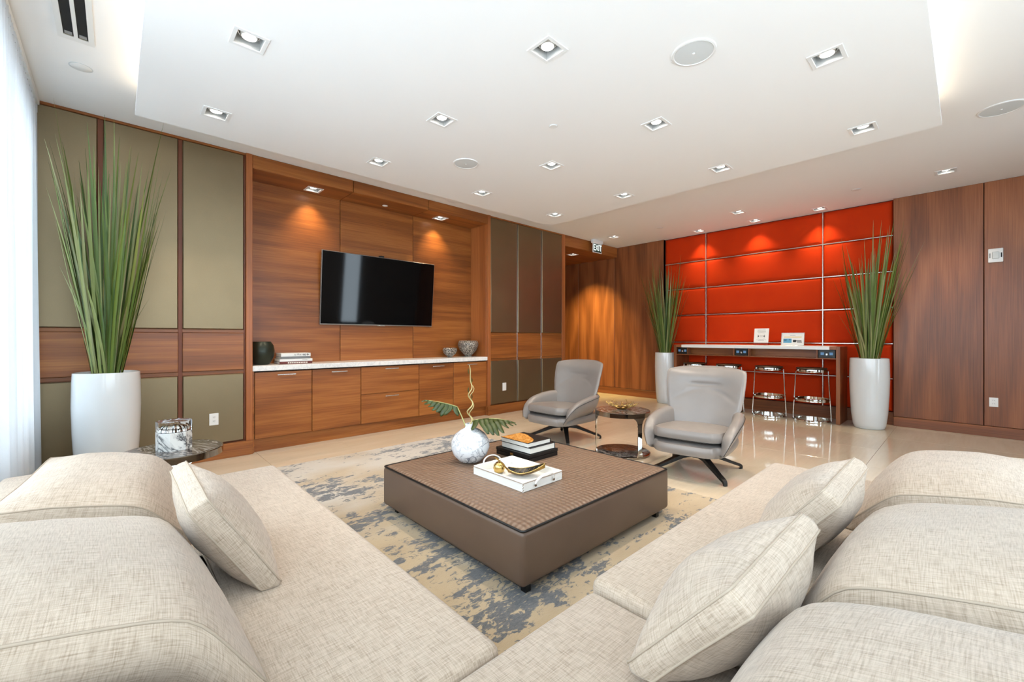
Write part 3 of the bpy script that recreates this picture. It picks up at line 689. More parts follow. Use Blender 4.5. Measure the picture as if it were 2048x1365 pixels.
def pillow(w, h, t, edge, n=26, pin=.05, seed=0, wr=.006, bend=0., corner=.10, kink=-.2, back=.0, roll=0.):
    """boxed cushion, local x width, y depth, z face normal; returns cover mesh and two seam loops"""
    def outline(u, v):
        x = w/2*u*(1-pin*(1-v*v)*abs(u)); y = h/2*v*(1-pin*(1-u*u)*abs(v))
        c = (abs(u)*abs(v))**6*corner*.35
        return x-math.copysign(c, u)*min(w, h)*.5, y-math.copysign(c, v)*min(w, h)*.5
    def dz(x, y): a = kink-y; return -bend*.5*(a+math.sqrt(a*a+.002))-back*max(0., y-h*.25)-roll*x-abs(roll)*.9*x*x
    def wrk(x, y, s): return wr*(noise.noise((x*5+seed*7, y*5, s*3.))+.6*noise.noise((x*12+seed*3, y*9, s*5.)))
    mb = MB(); uv = []; N = n
    def warp(k): q = k*2-1; return math.copysign(abs(q)**.8, q)
    for side in (1, -1):
        base = len(mb.v); vs = []
        for i in range(N+1):
            for j in range(N+1):
                u, v = warp(i/N), warp(j/N); x, y = outline(u, v)
                p = max(0., (1-abs(u)**2.4)*(1-abs(v)**2.4))**.72
                z = side*(edge/2+(t-edge)/2*p)+(wrk(x, y, side)*min(1, p*3+.15))+dz(x, y)
                vs.append((x, y, z)); uv.append((x+seed*1.7, y+side))
        fs = [(i*(N+1)+j, (i+1)*(N+1)+j, (i+1)*(N+1)+j+1, i*(N+1)+j+1) for i in range(N) for j in range(N)]
        mb.add(vs, fs)
    mb.f0 = len(mb.f)
    ring = [(i, 0) for i in range(N)]+[(N, j) for j in range(N)]+[(i, N) for i in range(N, 0, -1)]+[(0, j) for j in range(N, 0, -1)]
    idx = [i*(N+1)+j for i, j in ring]; o2 = (N+1)**2; K = 4; base = len(mb.v); per = 0.
    for q, k in enumerate(idx):
        a, b = Vector(mb.v[k]), Vector(mb.v[k+o2]); out = Vector((a.x/(w/2), a.y/(h/2), 0)); out.normalize()
        for m in range(0, K+1):
            f = m/K; p = a.lerp(b, f)+out*(.022*math.sin(math.pi*f)*(edge/.14))
            mb.v.append(tuple(p)); uv.append((q*(w+h)*2/len(idx), f*edge+5))
    L = len(idx)
    for q in range(L):
        r = (q+1) % L
        c0 = [base+q*(K+1)+m for m in range(K+1)]; c1 = [base+r*(K+1)+m for m in range(K+1)]
        for m in range(K): mb.f.append((c0[m], c0[m+1], c1[m+1], c1[m]))
    mb.uv = uv
    return mb, [[mb.v[k] for k in idx], [mb.v[k+o2] for k in idx]]
def cushion(nm, label, cat, group, c, axis, th, w, h, t, edge, seed, bend=0., yaw=0., wr=.006, pin=.05, kink=-.2, back=0., zmin=.4215, roll=0.):
    mb, loops = pillow(w, h, t, edge, seed=seed, bend=bend, wr=wr, pin=pin, kink=kink, back=back, roll=roll)
    s, co = math.sin(math.radians(th)), math.cos(math.radians(th))
    if axis == 'Y': cols = (Vector((0, 1, 0)), Vector((-co, 0, s)), Vector((s, 0, co)))
    else: cols = (Vector((-1, 0, 0)), Vector((0, -co, s)), Vector((0, s, co)))
    m = Matrix((cols[0], cols[1], cols[2])).transposed().to_4x4()
    m = Matrix.Translation(c) @ Matrix.Rotation(math.radians(yaw), 4, 'Z') @ m
    root = thing(nm, label, cat, (c[0], c[1], .43), group=group)
    mb.xf(m); mb.v = [(x, y, max(z, zmin)) for x, y, z in mb.v]; build(mb, 'cover', M['linen'], root, smooth=180)
    for lp in loops: build(MB().tube([Vector(((m @ Vector(p)).x, (m @ Vector(p)).y, max(zmin+.0035, (m @ Vector(p)).z))) for p in lp], .0034, 6, True), 'piping', M['piping'], root, smooth=180)
gb = 'large back cushions of the sofa'
cushion('back_cushion', 'linen back cushion at far end of left sofa, near the curtain', 'cushion', gb, (.0, 2.72, .59), 'Y', 10, .90, .62, .26, .12, 1, bend=.8, kink=-.12, yaw=-6, back=.1)
cushion('back_cushion', 'big linen back cushion filling the left foreground', 'cushion', gb, (-.08, 1.63, .645), 'Y', 12, .96, .80, .265, .13, 2, bend=1.07, back=.3, roll=.09)
cushion('back_cushion', 'linen back cushion at bottom left corner of the picture', 'cushion', gb, (-.10, .70, .60), 'Y', 12, .80, .80, .25, .12, 3, bend=1.0, back=.3)
cushion('back_cushion', 'linen back cushion at far end of right sofa', 'cushion', gb, (2.84, .09, .605), 'X', 10, .90, .62, .26, .12, 4, bend=.8, kink=-.12, back=.1, zmin=.4465)
cushion('back_cushion', 'linen back cushion in the middle of the right sofa', 'cushion', gb, (1.81, .01, .645), 'X', 12, 1.0, .80, .265, .13, 5, bend=1.07, back=.3, roll=-.08, zmin=.4465)
cushion('back_cushion', 'linen back cushion at bottom right corner of the picture', 'cushion', gb, (.80, .03, .665), 'X', 12, .86, .82, .29, .13, 6, bend=1.0, back=.3)
gt = 'loose linen throw pillows on the sofa'
cushion('throw_pillow', 'loose linen pillow leaning on the left sofa cushions', 'pillow', gt, (.30, 1.96, .59), 'Y', 58, .60, .42, .20, .06, 7, wr=.008, pin=.06)
cushion('throw_pillow', 'loose linen pillow farther back on the right sofa', 'pillow', gt, (2.05, .43, .61), 'X', 52, .60, .40, .23, .06, 8, wr=.012, pin=.06, zmin=.4465)
cushion('throw_pillow', 'loose linen pillow nearest the viewer on the right sofa', 'pillow', gt, (1.26, .45, .59), 'X', 50, .60, .40, .24, .06, 9, wr=.012, pin=.06, zmin=.4465)
# ------------------------------------------------------------------ ottoman
ox0, ox1, oy0, oy1 = 1.462, 2.96, 1.488, 2.985
t = thing('ottoman', 'large square taupe leather ottoman on the rug', 'ottoman', ((ox0+ox1)/2, (oy0+oy1)/2, .013))
build(MB().rbox(ox0, ox1, oy0, oy1, .055, .338, .028, 4), 'body', M['ott_side'], t, smooth=50)
def topf(u, v):
    x = ox0+.012+(ox1-ox0-.024)*u; y = oy0+.012+(oy1-oy0-.024)*v
    e = min(u, 1-u, v, 1-v); return (x, y, .336+.014*(1-math.exp(-e/.012)))
build(MB().grid(topf, 60, 60), 'woven_top', M['weave'], t, smooth=180)
def rr(x0, x1, y0, y1, r, z, n=6):
    p = []
    for cx, cy, a in ((x1-r, y1-r, 0), (x0+r, y1-r, 90), (x0+r, y0+r, 180), (x1-r, y0+r, 270)):
        for k in range(n+1): w = math.radians(a+90*k/n); p.append((cx+r*math.cos(w), cy+r*math.sin(w), z))
    return p
build(MB().tube(rr(ox0+.008, ox1-.008, oy0+.008, oy1-.008, .02, .338), .0065, 8, True), 'piping', M['black'], t, smooth=180)
for rx in (ox0+.055, ox1-.075): build(MB().rbox(rx, rx+.02, oy0+.065, oy1-.14, .02, .056, .002), 'runner', M['black'], t)
for px in (ox0+.065, ox1-.12):
    for py in (oy0+.045, oy1-.12): build(MB().box(px-.018, px+.018, py-.018, py+.018, .0135, .056), 'leg', M['black'], t)
# ------------------------------------------------------------------ things on the ottoman
ZO = .3505
vx, vy = 1.99, 2.60
t = tag(build(MB().lathe([(0, 0), (.055, 0), (.085, .012), (.128, .06), (.148, .118), (.142, .165), (.115, .212), (.07, .245), (.042, .258), (.036, .275), (.04, .29), (.036, .292), (.030, .276), (.034, .258), (.06, .24), (.1, .2), (.13, .12), (.08, .02), (0, .015)], (vx, vy, ZO), 56), 'vase', M['marble_vase'], smooth=70, origin=(vx, vy, ZO)),
        'round white marbled vase on the ottoman', 'vase')
# curly branch
pts = []; rs = []
for k in range(70):
    f = k/69; a = f*26; amp = .018*math.sin(math.pi*min(1, f*1.15+.05))+.004
    pts.append((vx-.01+.02*f+amp*math.cos(a)*(1-.4*f)-.03*max(0, f-.8)*3, vy+amp*math.sin(a), ZO+.2+.54*f)); rs.append(.0065-.0035*f)
t = thing('curly_branch', 'twisted pale willow twig rising from the white vase', 'twig', (vx, vy, ZO+.2))
build(MB().tube(pts, rs, 7), 'main_twig', M['branch'], t, smooth=180)
p2 = []
for k in range(40):
    f = k/39; a = f*17+2.4; p2.append((vx+.005+.016*math.cos(a)+.006*f, vy-.006+.016*math.sin(a), ZO+.24+.34*f))
build(MB().tube(p2, [.0045-.002*k/39 for k in range(40)], 6), 'side_twig', M['branch'], t, smooth=180)
for k, (hh_, sg) in enumerate(((.30, 1), (.36, -1), (.44, 1), (.52, -1))):
    q = MB()
    def lf(u, v, hh_=hh_, sg=sg): return (vx+sg*(.012+.0*u)+sg*.006*math.sin(math.pi*u), vy+(v-.5)*.014*math.sin(math.pi*u)+.002, ZO+.2+hh_*.9+.05*u)
    build(q.grid(lf, 6, 2), 'leaflet', M['leaf'], t, smooth=180)
def monstera(name, label, base, direction, up, length, width, droop, fold, seed, stem_from):
    """leaf with deep lobes: two halves of a heart outline cut by slits, curved about the midrib"""
    rnd = random.Random(seed); t = thing(name, label, 'leaf', stem_from)
    D = Vector(direction).normalized(); Sd = Vector((0, 0, 1)).cross(D).normalized(); Nn = D.cross(Sd).normalized()
    B = Vector(base)
    def at(s, w):   # s along midrib 0..1, w signed half width
        c = B+D*(length*s)+Vector((0, 0, 1))*(up*s-droop*s*s)
        return c+Sd*(w*math.cos(fold))-Vector((0, 0, 1))*(abs(w)*math.sin(fold)+.9*w*w/width*.6)
    prof = lambda s: width*(math.sin(math.pi*min(1, max(0, (s+.12)/1.12))**.75)**.8)
    mb = MB(); nl = 8
    for sd in (-1, 1):
        for k in range(nl):
            s0, s1 = k/nl-.02, (k+1)/nl+.005
            sw = .55 if k not in (0,) else .2
            W_ = prof((s0+s1)/2)*(.88+.2*rnd.random()); n = 8; V = []
            for i in range(n+1):
                f = i/n; sk = .16*f*f*(1 if k else -.6)     # lobes sweep forward
                gap = 0 if f < .38 else (f-.38)*.085
                taper = 1 if f < .85 else 1-(f-.85)/.15*.55
                a, b = s0+sk, s1+sk; mid = (a+b)/2; a2, b2 = mid+(a-mid)*taper*(1-gap*2.6), mid+(b-mid)*taper*(1-gap*2.6)
                for g in (a2, mid, b2): V.append(at(min(1.08, g), sd*W_*f)+Vector((0, 0, .004*math.sin(f*9+k))))
            F = [(i*3+j, (i+1)*3+j, (i+1)*3+j+1, i*3+j+1) for i in range(n) for j in range(2)]
            mb.add(V, F if sd > 0 else [q[::-1] for q in F])
    bl = build(mb, 'blade', M['leaf'], t, smooth=180)
    md = bl.modifiers.new('thick', 'SOLIDIFY'); md.thickness = .0012
    build(MB().tube([at(k/10, 0)+Vector((0, 0, .0012)) for k in range(11)], [.003-.0018*k/10 for k in range(11)], 6), 'midrib', M['stalk'], bl, smooth=180)
    a = Vector(stem_from); b = B; m_ = a.lerp(b, .6)+Vector((0, 0, .02))
    build(MB().tube([a.lerp(m_, k/6).lerp(m_.lerp(b, k/6), k/6) for k in range(7)], .0045, 7), 'stalk', M['stalk'], t, smooth=180)
cr = Vector((.731, -.682, 0))    # the leaves spread sideways over the ottoman
monstera('monstera_leaf', 'wide split green leaf drooping right from the white vase', (vx+.02, vy-.02, ZO+.315), (.80, -.60, 0), .06, .30, .15, .08, .12, 3, (vx+.006, vy-.006, ZO+.22))
monstera('monstera_leaf', 'narrow folded green leaf reaching left from the white vase', (vx-.075, vy+.07, ZO+.42), (-.72, .69, 0), .08, .25, .065, .03, .9, 5, (vx-.012, vy+.012, ZO+.22))
# books and box
bx0, by1 = 2.285, 2.635
t = thing('storage_box', 'flat black box under the two ottoman books', 'box', (2.45, 2.44, ZO))
build(MB().rbox(2.285, 2.612, 2.258, 2.635, ZO, ZO+.032, .002), 'tray', M['black'], t)
build(MB().rbox(2.283, 2.614, 2.256, 2.637, ZO+.0335, ZO+.058, .002), 'lid', M['black'], t)
build(MB().rbox(2.279, 2.2835, 2.43, 2.465, ZO+.024, ZO+.042, .001), 'clasp', M['gold'], t)
book(2.308, 2.592, 2.268, 2.60, ZO+.0585, .047, M['book_black'], 'thick black book in middle of the ottoman stack', 'y', 'books on the ottoman')
t, c = book(2.298, 2.557, 2.285, 2.595, ZO+.106, .036, M['book_black'], 'book with golden shell cover on top of the ottoman stack', 'y', 'books on the ottoman')
def cover_art():
    t = NT('printed_gold_scales'); v = t.pos((1, 1, 1), obj=True, rnd=False)
    n = t.noise(v, 70., 4., .7); t.set(Base_Color=t.ramp(n, [(.3, srgb(70, 34, 10)), (.5, srgb(206, 134, 46)), (.7, srgb(244, 214, 150))]), Roughness=.35); return t.m
zz = ZO+.1423; F = []
fan = [(2.302, 2.59)]+[(2.302+.205*math.cos(a)*(1+.04*math.sin(a*7)), 2.59-.30*math.sin(a)) for a in [k*math.pi/2/14 for k in range(15)]]
build(MB().prism([(x, max(2.288, y)) for x, y in fan], zz-.0004, zz), 'cover_print', cover_art(), c)
# tray
tx0, tx1, ty0, ty1, tz0, tz1 = 1.822, 2.19, 1.853, 2.345, ZO, ZO+.06
t = thing('serving_tray', 'white leather tray with two loop handles on the ottoman', 'tray', ((tx0+tx1)/2, (ty0+ty1)/2, ZO))
build(MB().rbox(tx0, tx1, ty0, ty1, tz0, tz0+.008, .002), 'base', M['leather_white'], t)
for a in ((tx0, tx0+.011, ty0, ty1), (tx1-.011, tx1, ty0, ty1), (tx0+.011, tx1-.011, ty0, ty0+.011), (tx0+.011, tx1-.011, ty1-.011, ty1)):
    build(MB().rbox(*a, tz0+.008, tz1, .002), 'side', M['leather_white'], t)
st = MB()
def stitch(p, q):
    n = int((Vector(q)-Vector(p)).length/.0135)
    for k in range(n):
        c_ = Vector(p).lerp(Vector(q), (k+.5)/n); a = .0045 if k % 2 else -.0045
        d = (Vector(q)-Vector(p)).normalized()*.0055
        s_ = Vector((0, 0, 1)) if abs(d.z) < .001 else (Vector((.7, -.7, 0)))
        st.tube([c_-d+s_*(-.0035), c_+d+s_*.0035], .0016, 5)
o_ = .0012
for p, q in (((tx0-o_, ty0, tz1-.006), (tx0-o_, ty1, tz1-.006)), ((tx0, ty0-o_, tz1-.006), (tx1, ty0-o_, tz1-.006)), ((tx0-o_, ty0-o_, tz0+.003), (tx0-o_, ty0-o_, tz1-.006)), ((tx1+o_, ty0-o_, tz0+.003), (tx1+o_, ty0-o_, tz1-.006)), ((tx0-o_, ty1+o_, tz0+.003), (tx0-o_, ty1+o_, tz1-.006))): stitch(p, q)
build(st, 'stitching', M['thread'], t)
for s, yy in ((-1, ty0), (1, ty1)):
    xm = (tx0+tx1)/2; P = []
    for k in range(17):
        f = k/16; a = math.pi*f; P.append((xm-.085*math.cos(a), yy+s*(.006+.030*math.sin(a)), tz0+.026+.062*math.sin(a)**.8))
    h = build(MB().tube(P, .008, 8, flat=.6), 'handle', M['leather_white'], t, smooth=180)
    for e in (-1, 1): build(MB().lathe([(.0, .005), (.0075, .004), (.009, 0)], (0, 0, 0), 14).xf(Matrix.Translation((xm+e*.085, yy+s*.012, tz0+.026)) @ Matrix.Rotation(math.radians(90 if s < 0 else -90), 4, 'X')), 'rivet', M['chrome_dark'], h)
# gold apple and leaf dish on the tray
ZT = tz0+.0082
t = thing('gold_apple', 'small round gold apple on the white tray', 'ornament', (1.955, 2.225, ZT))
build(MB().lathe([(0, .006), (.012, .001), (.02, 0), (.034, .010), (.0425, .034), (.038, .058), (.022, .073), (.008, .072), (0, .064)], (1.955, 2.225, ZT), 32), 'body', M['gold'], t, smooth=180)
build(MB().tube([(1.955, 2.225, ZT+.062), (1.957, 2.224, ZT+.078), (1.962, 2.22, ZT+.088)], .0028, 6), 'stem', M['gold_dark'], t, smooth=180)
t = thing('leaf_dish', 'dark leaf-shaped dish with gold rim and curled stem on tray', 'dish', (2.03, 2.06, ZT))
A_, B_ = Vector((1.965, 2.145, ZT+.022)), Vector((2.115, 1.955, ZT+.085))
ax = (B_-A_); ax.z = 0; L_ = ax.length; ax.normalize(); sd_ = Vector((-ax.y, ax.x, 0))
def dish(u, v, off=0.):
    w = (v-.5)*2; W_ = .062*math.sin(math.pi*min(1, .06+u*.94))**.7
    z = ZT+.0035+.07*abs(u-.32)**1.7*1.6+.028*abs(w)**1.8
    p = A_+ax*(L_*1.05*u)+sd_*(W_*w); return (p.x, p.y, z+off)
b_ = build(MB().grid(lambda u, v: dish(u, v, .0022), 20, 10), 'bowl_inside', M['black'], t, smooth=180)
build(MB().grid(dish, 20, 10), 'bowl_outside', M['gold_dark'], t, smooth=180)
rim = [dish(k/20, 0, .002) for k in range(21)]+[dish(1-k/20, 1, .002) for k in range(21)]
build(MB().tube(rim, .003, 6, True), 'rim', M['gold'], t, smooth=180)
vn = MB().tube([dish(k/16, .5, .0035) for k in range(17)], .0013, 5)
for k in range(2, 15, 2):
    for s in (-1, 1): vn.tube([dish(k/16, .5, .0032), dish(min(1, k/16+.08), .5+s*.42, .0032)], .0009, 4)
build(vn, 'veins', M['gold'], t)
sp_ = [A_+Vector((0, 0, .012)), A_-ax*.03+Vector((0, 0, .045)), A_-ax*.075+Vector((0, 0, .085)), A_-ax*.11+Vector((.012, .0, .098))]
build(MB().tube([sp_[0].lerp(sp_[1], .0), sp_[1], sp_[2], sp_[3]], [.006, .005, .005, .0035], 8), 'stem', M['gold_dark'], t, smooth=180)
# ------------------------------------------------------------------ armchairs
def make_armchair(label):
    t = thing('swivel_armchair', label, 'armchair', (0, 0, 0), group='grey leather swivel armchairs', local=True)
    # tub: arms and lower shell, a U-shaped wall swept from arm front to arm front
    path = [(.335, .425, .285), (.385, .375, .41), (.415, .25, .505), (.42, .08, .55), (.405, -.10, .575), (.36, -.25, .58), (.26, -.365, .58), (.0, -.40, .58)]
    full = path+[(-x, y, z) for x, y, z in path[-2::-1]]
    def cr_(P, n):
        out = []
        for i in range(len(P)-1):
            p0, p1, p2, p3 = [Vector(P[max(0, min(len(P)-1, i+k))]) for k in (-1, 0, 1, 2)]
            for k in range(n):
                f = k/n; out.append(.5*((2*p1)+(p2-p0)*f+(2*p0-5*p1+4*p2-p3)*f*f+(3*p1-p0-3*p2+p3)*f**3))
        return out+[Vector(P[-1])]
    Q = cr_(full, 4); ring = []; zb = .235
    for i, p in enumerate(Q):
        tg = Q[min(i+1, len(Q)-1)]-Q[max(i-1, 0)]; tg.z = 0; tg.normalize(); nrm = Vector((tg.y, -tg.x, 0))
        if nrm.dot(Vector((p.x, p.y-.02, 0))) < 0: nrm = -nrm
        H = p.z-zb; th = .085; cs = []
        prof = [(-.30, 0.0), (-.135, .16), (-.055, .40), (-.015, .66), (.0, .88), (-.012, .97), (-.043, 1.0), (-.085, .97), (-.108, .86), (-.118, .55), (-.135, .25), (-.22, .12)]
        cxy = Vector((p.x, p.y, 0)); c0 = Vector((0, .03, 0)); rad = (cxy-c0).length
        for o_, f in prof:
            k = min(1., H/.30); off = o_*(1 if f > .6 else (.35+.65*k) if f > .0 else 1)
            q = cxy+nrm*off; cs.append(Vector((q.x, q.y, zb+H*f)))
        ring.append(cs)
    n = len(ring[0]); mb = MB(); mb.add([v for r in ring for v in r], [(i*n+k, (i+1)*n+k, (i+1)*n+(k+1) % n, i*n+(k+1) % n) for i in range(len(ring)-1) for k in range(n)]+[tuple(range(n)), tuple((len(ring)-1)*n+k for k in range(n))[::-1]])
    tub = build(mb, 'arm_shell', M['leather'], t, smooth=180, sub=1)
    sm = MB().tube([r[4]+Vector((0, 0, .0)) for r in ring], .0022, 6)
    build(sm, 'arm_seam', M['black_matte'], tub, smooth=180)
    # seat base
    mb, lp = pillow(.62, .80, .15, .085, n=18, pin=-.05, wr=.0, corner=.5)
    mb.xf(Matrix.Translation((0, .03, .285))); build(mb, 'seat_base', M['leather'], t, smooth=180)
    # seat cushion
    mb, lp = pillow(.585, .66, .155, .085, n=20, pin=-.02, seed=3, wr=.003, corner=.35)
    m = Matrix.Translation((0, .095, .395)) @ Matrix.Rotation(math.radians(4), 4, 'X'); mb.xf(m)
    sc = build(mb, 'seat_cushion', M['leather'], t, smooth=180)
    build(MB().tube([m @ Vector(p) for p in lp[1]], .003, 6, True), 'seam', M['black_matte'], sc, smooth=180)
    # backrest, reclined with forward wings
    def hw(v):
        P = [(0, .28), (.25, .305), (.42, .355), (.6, .372), (.8, .382), (1., .385)]
        for (a, b), (c, d) in zip(P, P[1:]):
            if v <= c: f = (v-a)/(c-a); f = f*f*(3-2*f); return b+(d-b)*f
        return .40
    def back(u, v, side):
        z = .33+.67*v; w = hw(v); cu = abs(u)
        cornr = max(0, (v-.86)/.14)**2; w *= 1-.045*cornr
        x = u*w; top = -.035*cornr*cu**3
        y = -.23-.20*v**1.15+.115*(cu**2.6)*(.55+.45*min(1, v*1.4))
        th = .055*(max(0., 1-cu**5)**.5)*(max(0., 1-abs(2*v-1)**9)**.5)
        if side > 0:
            d = 0
            d -= .016*math.exp(-((z-.815)/.014)**2)*max(0, 1-(x/.17)**4)        # headrest crease
            zz_ = .80-.42*x*x*3.1
            d -= .007*math.exp(-((z-zz_+.03)/.018)**2)*(1 if abs(x) > .08 else .3)*max(0, 1-(x/.33)**6)
            d += .018*math.exp(-((z-.90)/.06)**2)*max(0, 1-(x/.33)**4)
            y += d
        return (x, y+side*th, z+top)
    mb = MB(); N1, N2 = 30, 44
    for sd in (1, -1): mb.grid(lambda a, b, sd=sd: back(math.copysign(abs(2*a-1)**.75, 2*a-1), b, sd), N1, N2)
    o2 = (N1+1)*(N2+1); V2 = N2+1
    edge = [(i, 0) for i in range(N1)]+[(N1, j) for j in range(N2)]+[(i, N2) for i in range(N1, 0, -1)]+[(0, j) for j in range(N2, 0, -1)]
    ids = [i*V2+j for i, j in edge]
    for q in range(len(ids)): r = (q+1) % len(ids); mb.f.append((ids[q], ids[r], ids[r]+o2, ids[q]+o2))
    bk_ = build(mb, 'backrest', M['leather'], t, smooth=180)
    loop = [back(math.copysign(1, s)*1.0, v, 0) for s, v in [(-1, k/20) for k in range(5, 21)]]+[back(-1+2*k/20, 1, 0) for k in range(1, 20)]+[back(1, 1-k/20, 0) for k in range(16)]
    build(MB().tube(loop, .0035, 6), 'seam', M['leather'], bk_, smooth=180)
    # swivel base
    build(MB().lathe([(.055, .13), (.055, .175), (.035, .18), (.035, .25)], (0, 0, 0), 20), 'swivel_column', M['black'], t, smooth=40)
    for k in range(4):
        a = math.radians(45+90*k); d = Vector((math.cos(a), math.sin(a), 0)); s_ = Vector((-d.y, d.x, 0)); mb = MB(); st_ = [(.02, .145, .185, .034), (.15, .132, .170, .030), (.38, .048, .076, .021), (.44, .028, .056, .020), (.46, .012, .045, .018), (.47, .002, .03, .016)]
        V = []
        for r_, z0, z1, w_ in st_:
            for sx, zz_ in ((-1, z0), (1, z0), (1, z1), (-1, z1)): V.append(d*r_+s_*(sx*w_)+Vector((0, 0, zz_)))
        Fc = [(i*4+k2, i*4+(k2+1) % 4, i*4+4+(k2+1) % 4, i*4+4+k2) for i in range(len(st_)-1) for k2 in range(4)]+[(3, 2, 1, 0), tuple(len(st_)*4-4+k2 for k2 in range(4))]
        lg = build(mb.add(V, Fc), 'leg', M['black'], t)
        build(MB().lathe([(.014, 0), (.014, .008)], (d.x*.455, d.y*.455, 0), 12), 'glide', M['black_matte'], lg)
    return t
ac = make_armchair('grey leather swivel armchair beside the media wall panels, farther away')
ac.location = (4.25, 3.555, 0); ac.rotation_euler = (0, 0, math.radians(90))
a2 = copy_tree(ac); a2.location = (4.17, 1.81, 0); a2.rotation_euler = (0, 0, math.radians(98)); a2['label'] = 'grey leather swivel armchair in front of the red wall stools, nearer'
# ------------------------------------------------------------------ drum side tables
def side_table(label, posts):
    t = thing('side_table', label, 'side table', (0, 0, 0), group='round marble and steel side tables', local=True)
    R_ = .302
    build(MB().lathe([(0, .468), (R_-.012, .468), (R_-.008, .472), (R_-.010, .487), (0, .487)], (0, 0, 0), 64), 'marble_top', M['dark_marble'], t, smooth=40)
    build(MB().lathe([(R_-.010, .435), (R_, .437), (R_, .484), (R_-.004, .487), (R_-.012, .4865), (R_-.012, .438)], (0, 0, 0), 64, cap=False), 'top_band', M['chrome_dark'], t, smooth=40)
    build(MB().lathe([(0, 0), (R_, 0), (R_, .022), (R_-.006, .026), (R_-.02, .027), (0, .027)], (0, 0, 0), 64), 'base_band', M['chrome_dark'], t, smooth=40)
    build(MB().lathe([(0, .0275), (R_-.02, .0275), (R_-.022, .029), (0, .029)], (0, 0, 0), 64), 'base_marble', M['dark_marble'], t, smooth=40)
    for ang in posts:
        a = math.radians(ang); mb = MB(); V = []; lv = []
        for k in range(21):
            z = .02+(.437-.02)*k/20; fl_ = .085*math.exp(-(.437-z)/.03)+.03*math.exp(-(z-.02)/.025)
            da = (.042+fl_)/R_*.62
            for s in (-1, 1):
                for rr_ in (R_-.001, R_-.009): V.append((rr_*math.cos(a+s*da), rr_*math.sin(a+s*da), z))
        for k in range(20):
            o = k*4
            for p, q in ((0, 1), (1, 3), (3, 2), (2, 0)): mb.f.append((o+p, o+q, o+4+q, o+4+p))
        mb.v = V; mb.f += [(0, 1, 3, 2), (80, 81, 83, 82)]
        build(mb, 'post', M['chrome'], t, smooth=40)
    return t
st1 = side_table('round dark marble side table between the two armchairs', (-110, 137))
st1.location = (4.19, 2.66, 0); st1.rotation_euler = (0, 0, 0)
st2 = copy_tree(st1); st2.location = (.31, 3.95, 0); st2['label'] = 'round dark marble side table behind the left sofa end'; st2.rotation_euler = (0, 0, math.radians(20))
# gold branch bowl
t = thing('branch_bowl', 'gold openwork branch bowl on the marble side table', 'bowl', (4.23, 2.69, .4875))
rnd = random.Random(5); bw = MB(); c_ = Vector((4.23, 2.69, .4875))
def bp(r, a): return c_+Vector((r*math.cos(a), r*math.sin(a), .006+.055*(r/.17)**1.8))
for k in range(34):
    a = 6.283*k/34+rnd.uniform(-.08, .08); tw = rnd.uniform(-.5, .5); re = rnd.uniform(.15, .185)
    P = [bp(.03+(re-.03)*i/8, a+tw*(i/8)**1.5+.06*math.sin(i*1.7+k)) for i in range(9)]
    P[-1] = P[-1]+Vector((0, 0, rnd.uniform(.004, .022))); bw.tube(P, [.0042-.0018*i/8 for i in range(9)], 6)
    i = rnd.randint(3, 6); a3 = a+tw*(i/8)**1.5
    bw.tube([bp(.03+(re-.03)*i/8, a3), bp(.03+(re-.03)*(i+1.2)/8, a3+rnd.choice((-1, 1))*.16), bp(min(.185, .03+(re-.03)*(i+2.6)/8), a3+rnd.choice((-1, 1))*.24)+Vector((0, 0, .008))], [.0036, .003, .002], 6)
build(bw, 'branches', M['gold'], t, smooth=180)
build(MB().lathe([(0, 0), (.05, 0), (.055, .006), (.04, .010), (0, .010)], tuple(c_), 24), 'bottom_disc', M['gold_dark'], t, smooth=40)
# marble box with acrylic lid
t = thing('marble_box', 'octagonal white marble box with clear acrylic lid', 'decorative box', (.31, 3.97, .4875))
def octa(w, d, c): return [(w, d-c), (w-c, d), (-w+c, d), (-w, d-c), (-w, -d+c), (-w+c, -d), (w-c, -d), (w, -d+c)]
rz_ = Matrix.Translation((.315, 3.965, .4875)) @ Matrix.Rotation(math.radians(8), 4, 'Z')
build(MB().prism(octa(.098, .098, .052), 0, .13).xf(rz_), 'marble_base', M['marble_box'], t)
lid = build(MB().prism(octa(.098, .098, .052), .131, .205).xf(rz_), 'acrylic_lid', M['acrylic'], t)
dm = []
for k in range(9):
    a = math.pi*k/8
dome = MB().grid(lambda u, v: (.078*math.cos(6.283*u)*math.cos(v*1.5)*(1+.06*math.cos(6.283*u*14)), .078*math.sin(6.283*u)*math.cos(v*1.5)*(1+.06*math.cos(6.283*u*14)), .133+.055*math.sin(v*1.5)), 84, 8, cu=True).xf(rz_)
build(dome, 'fluted_knob', M['chrome'], lid, smooth=180)
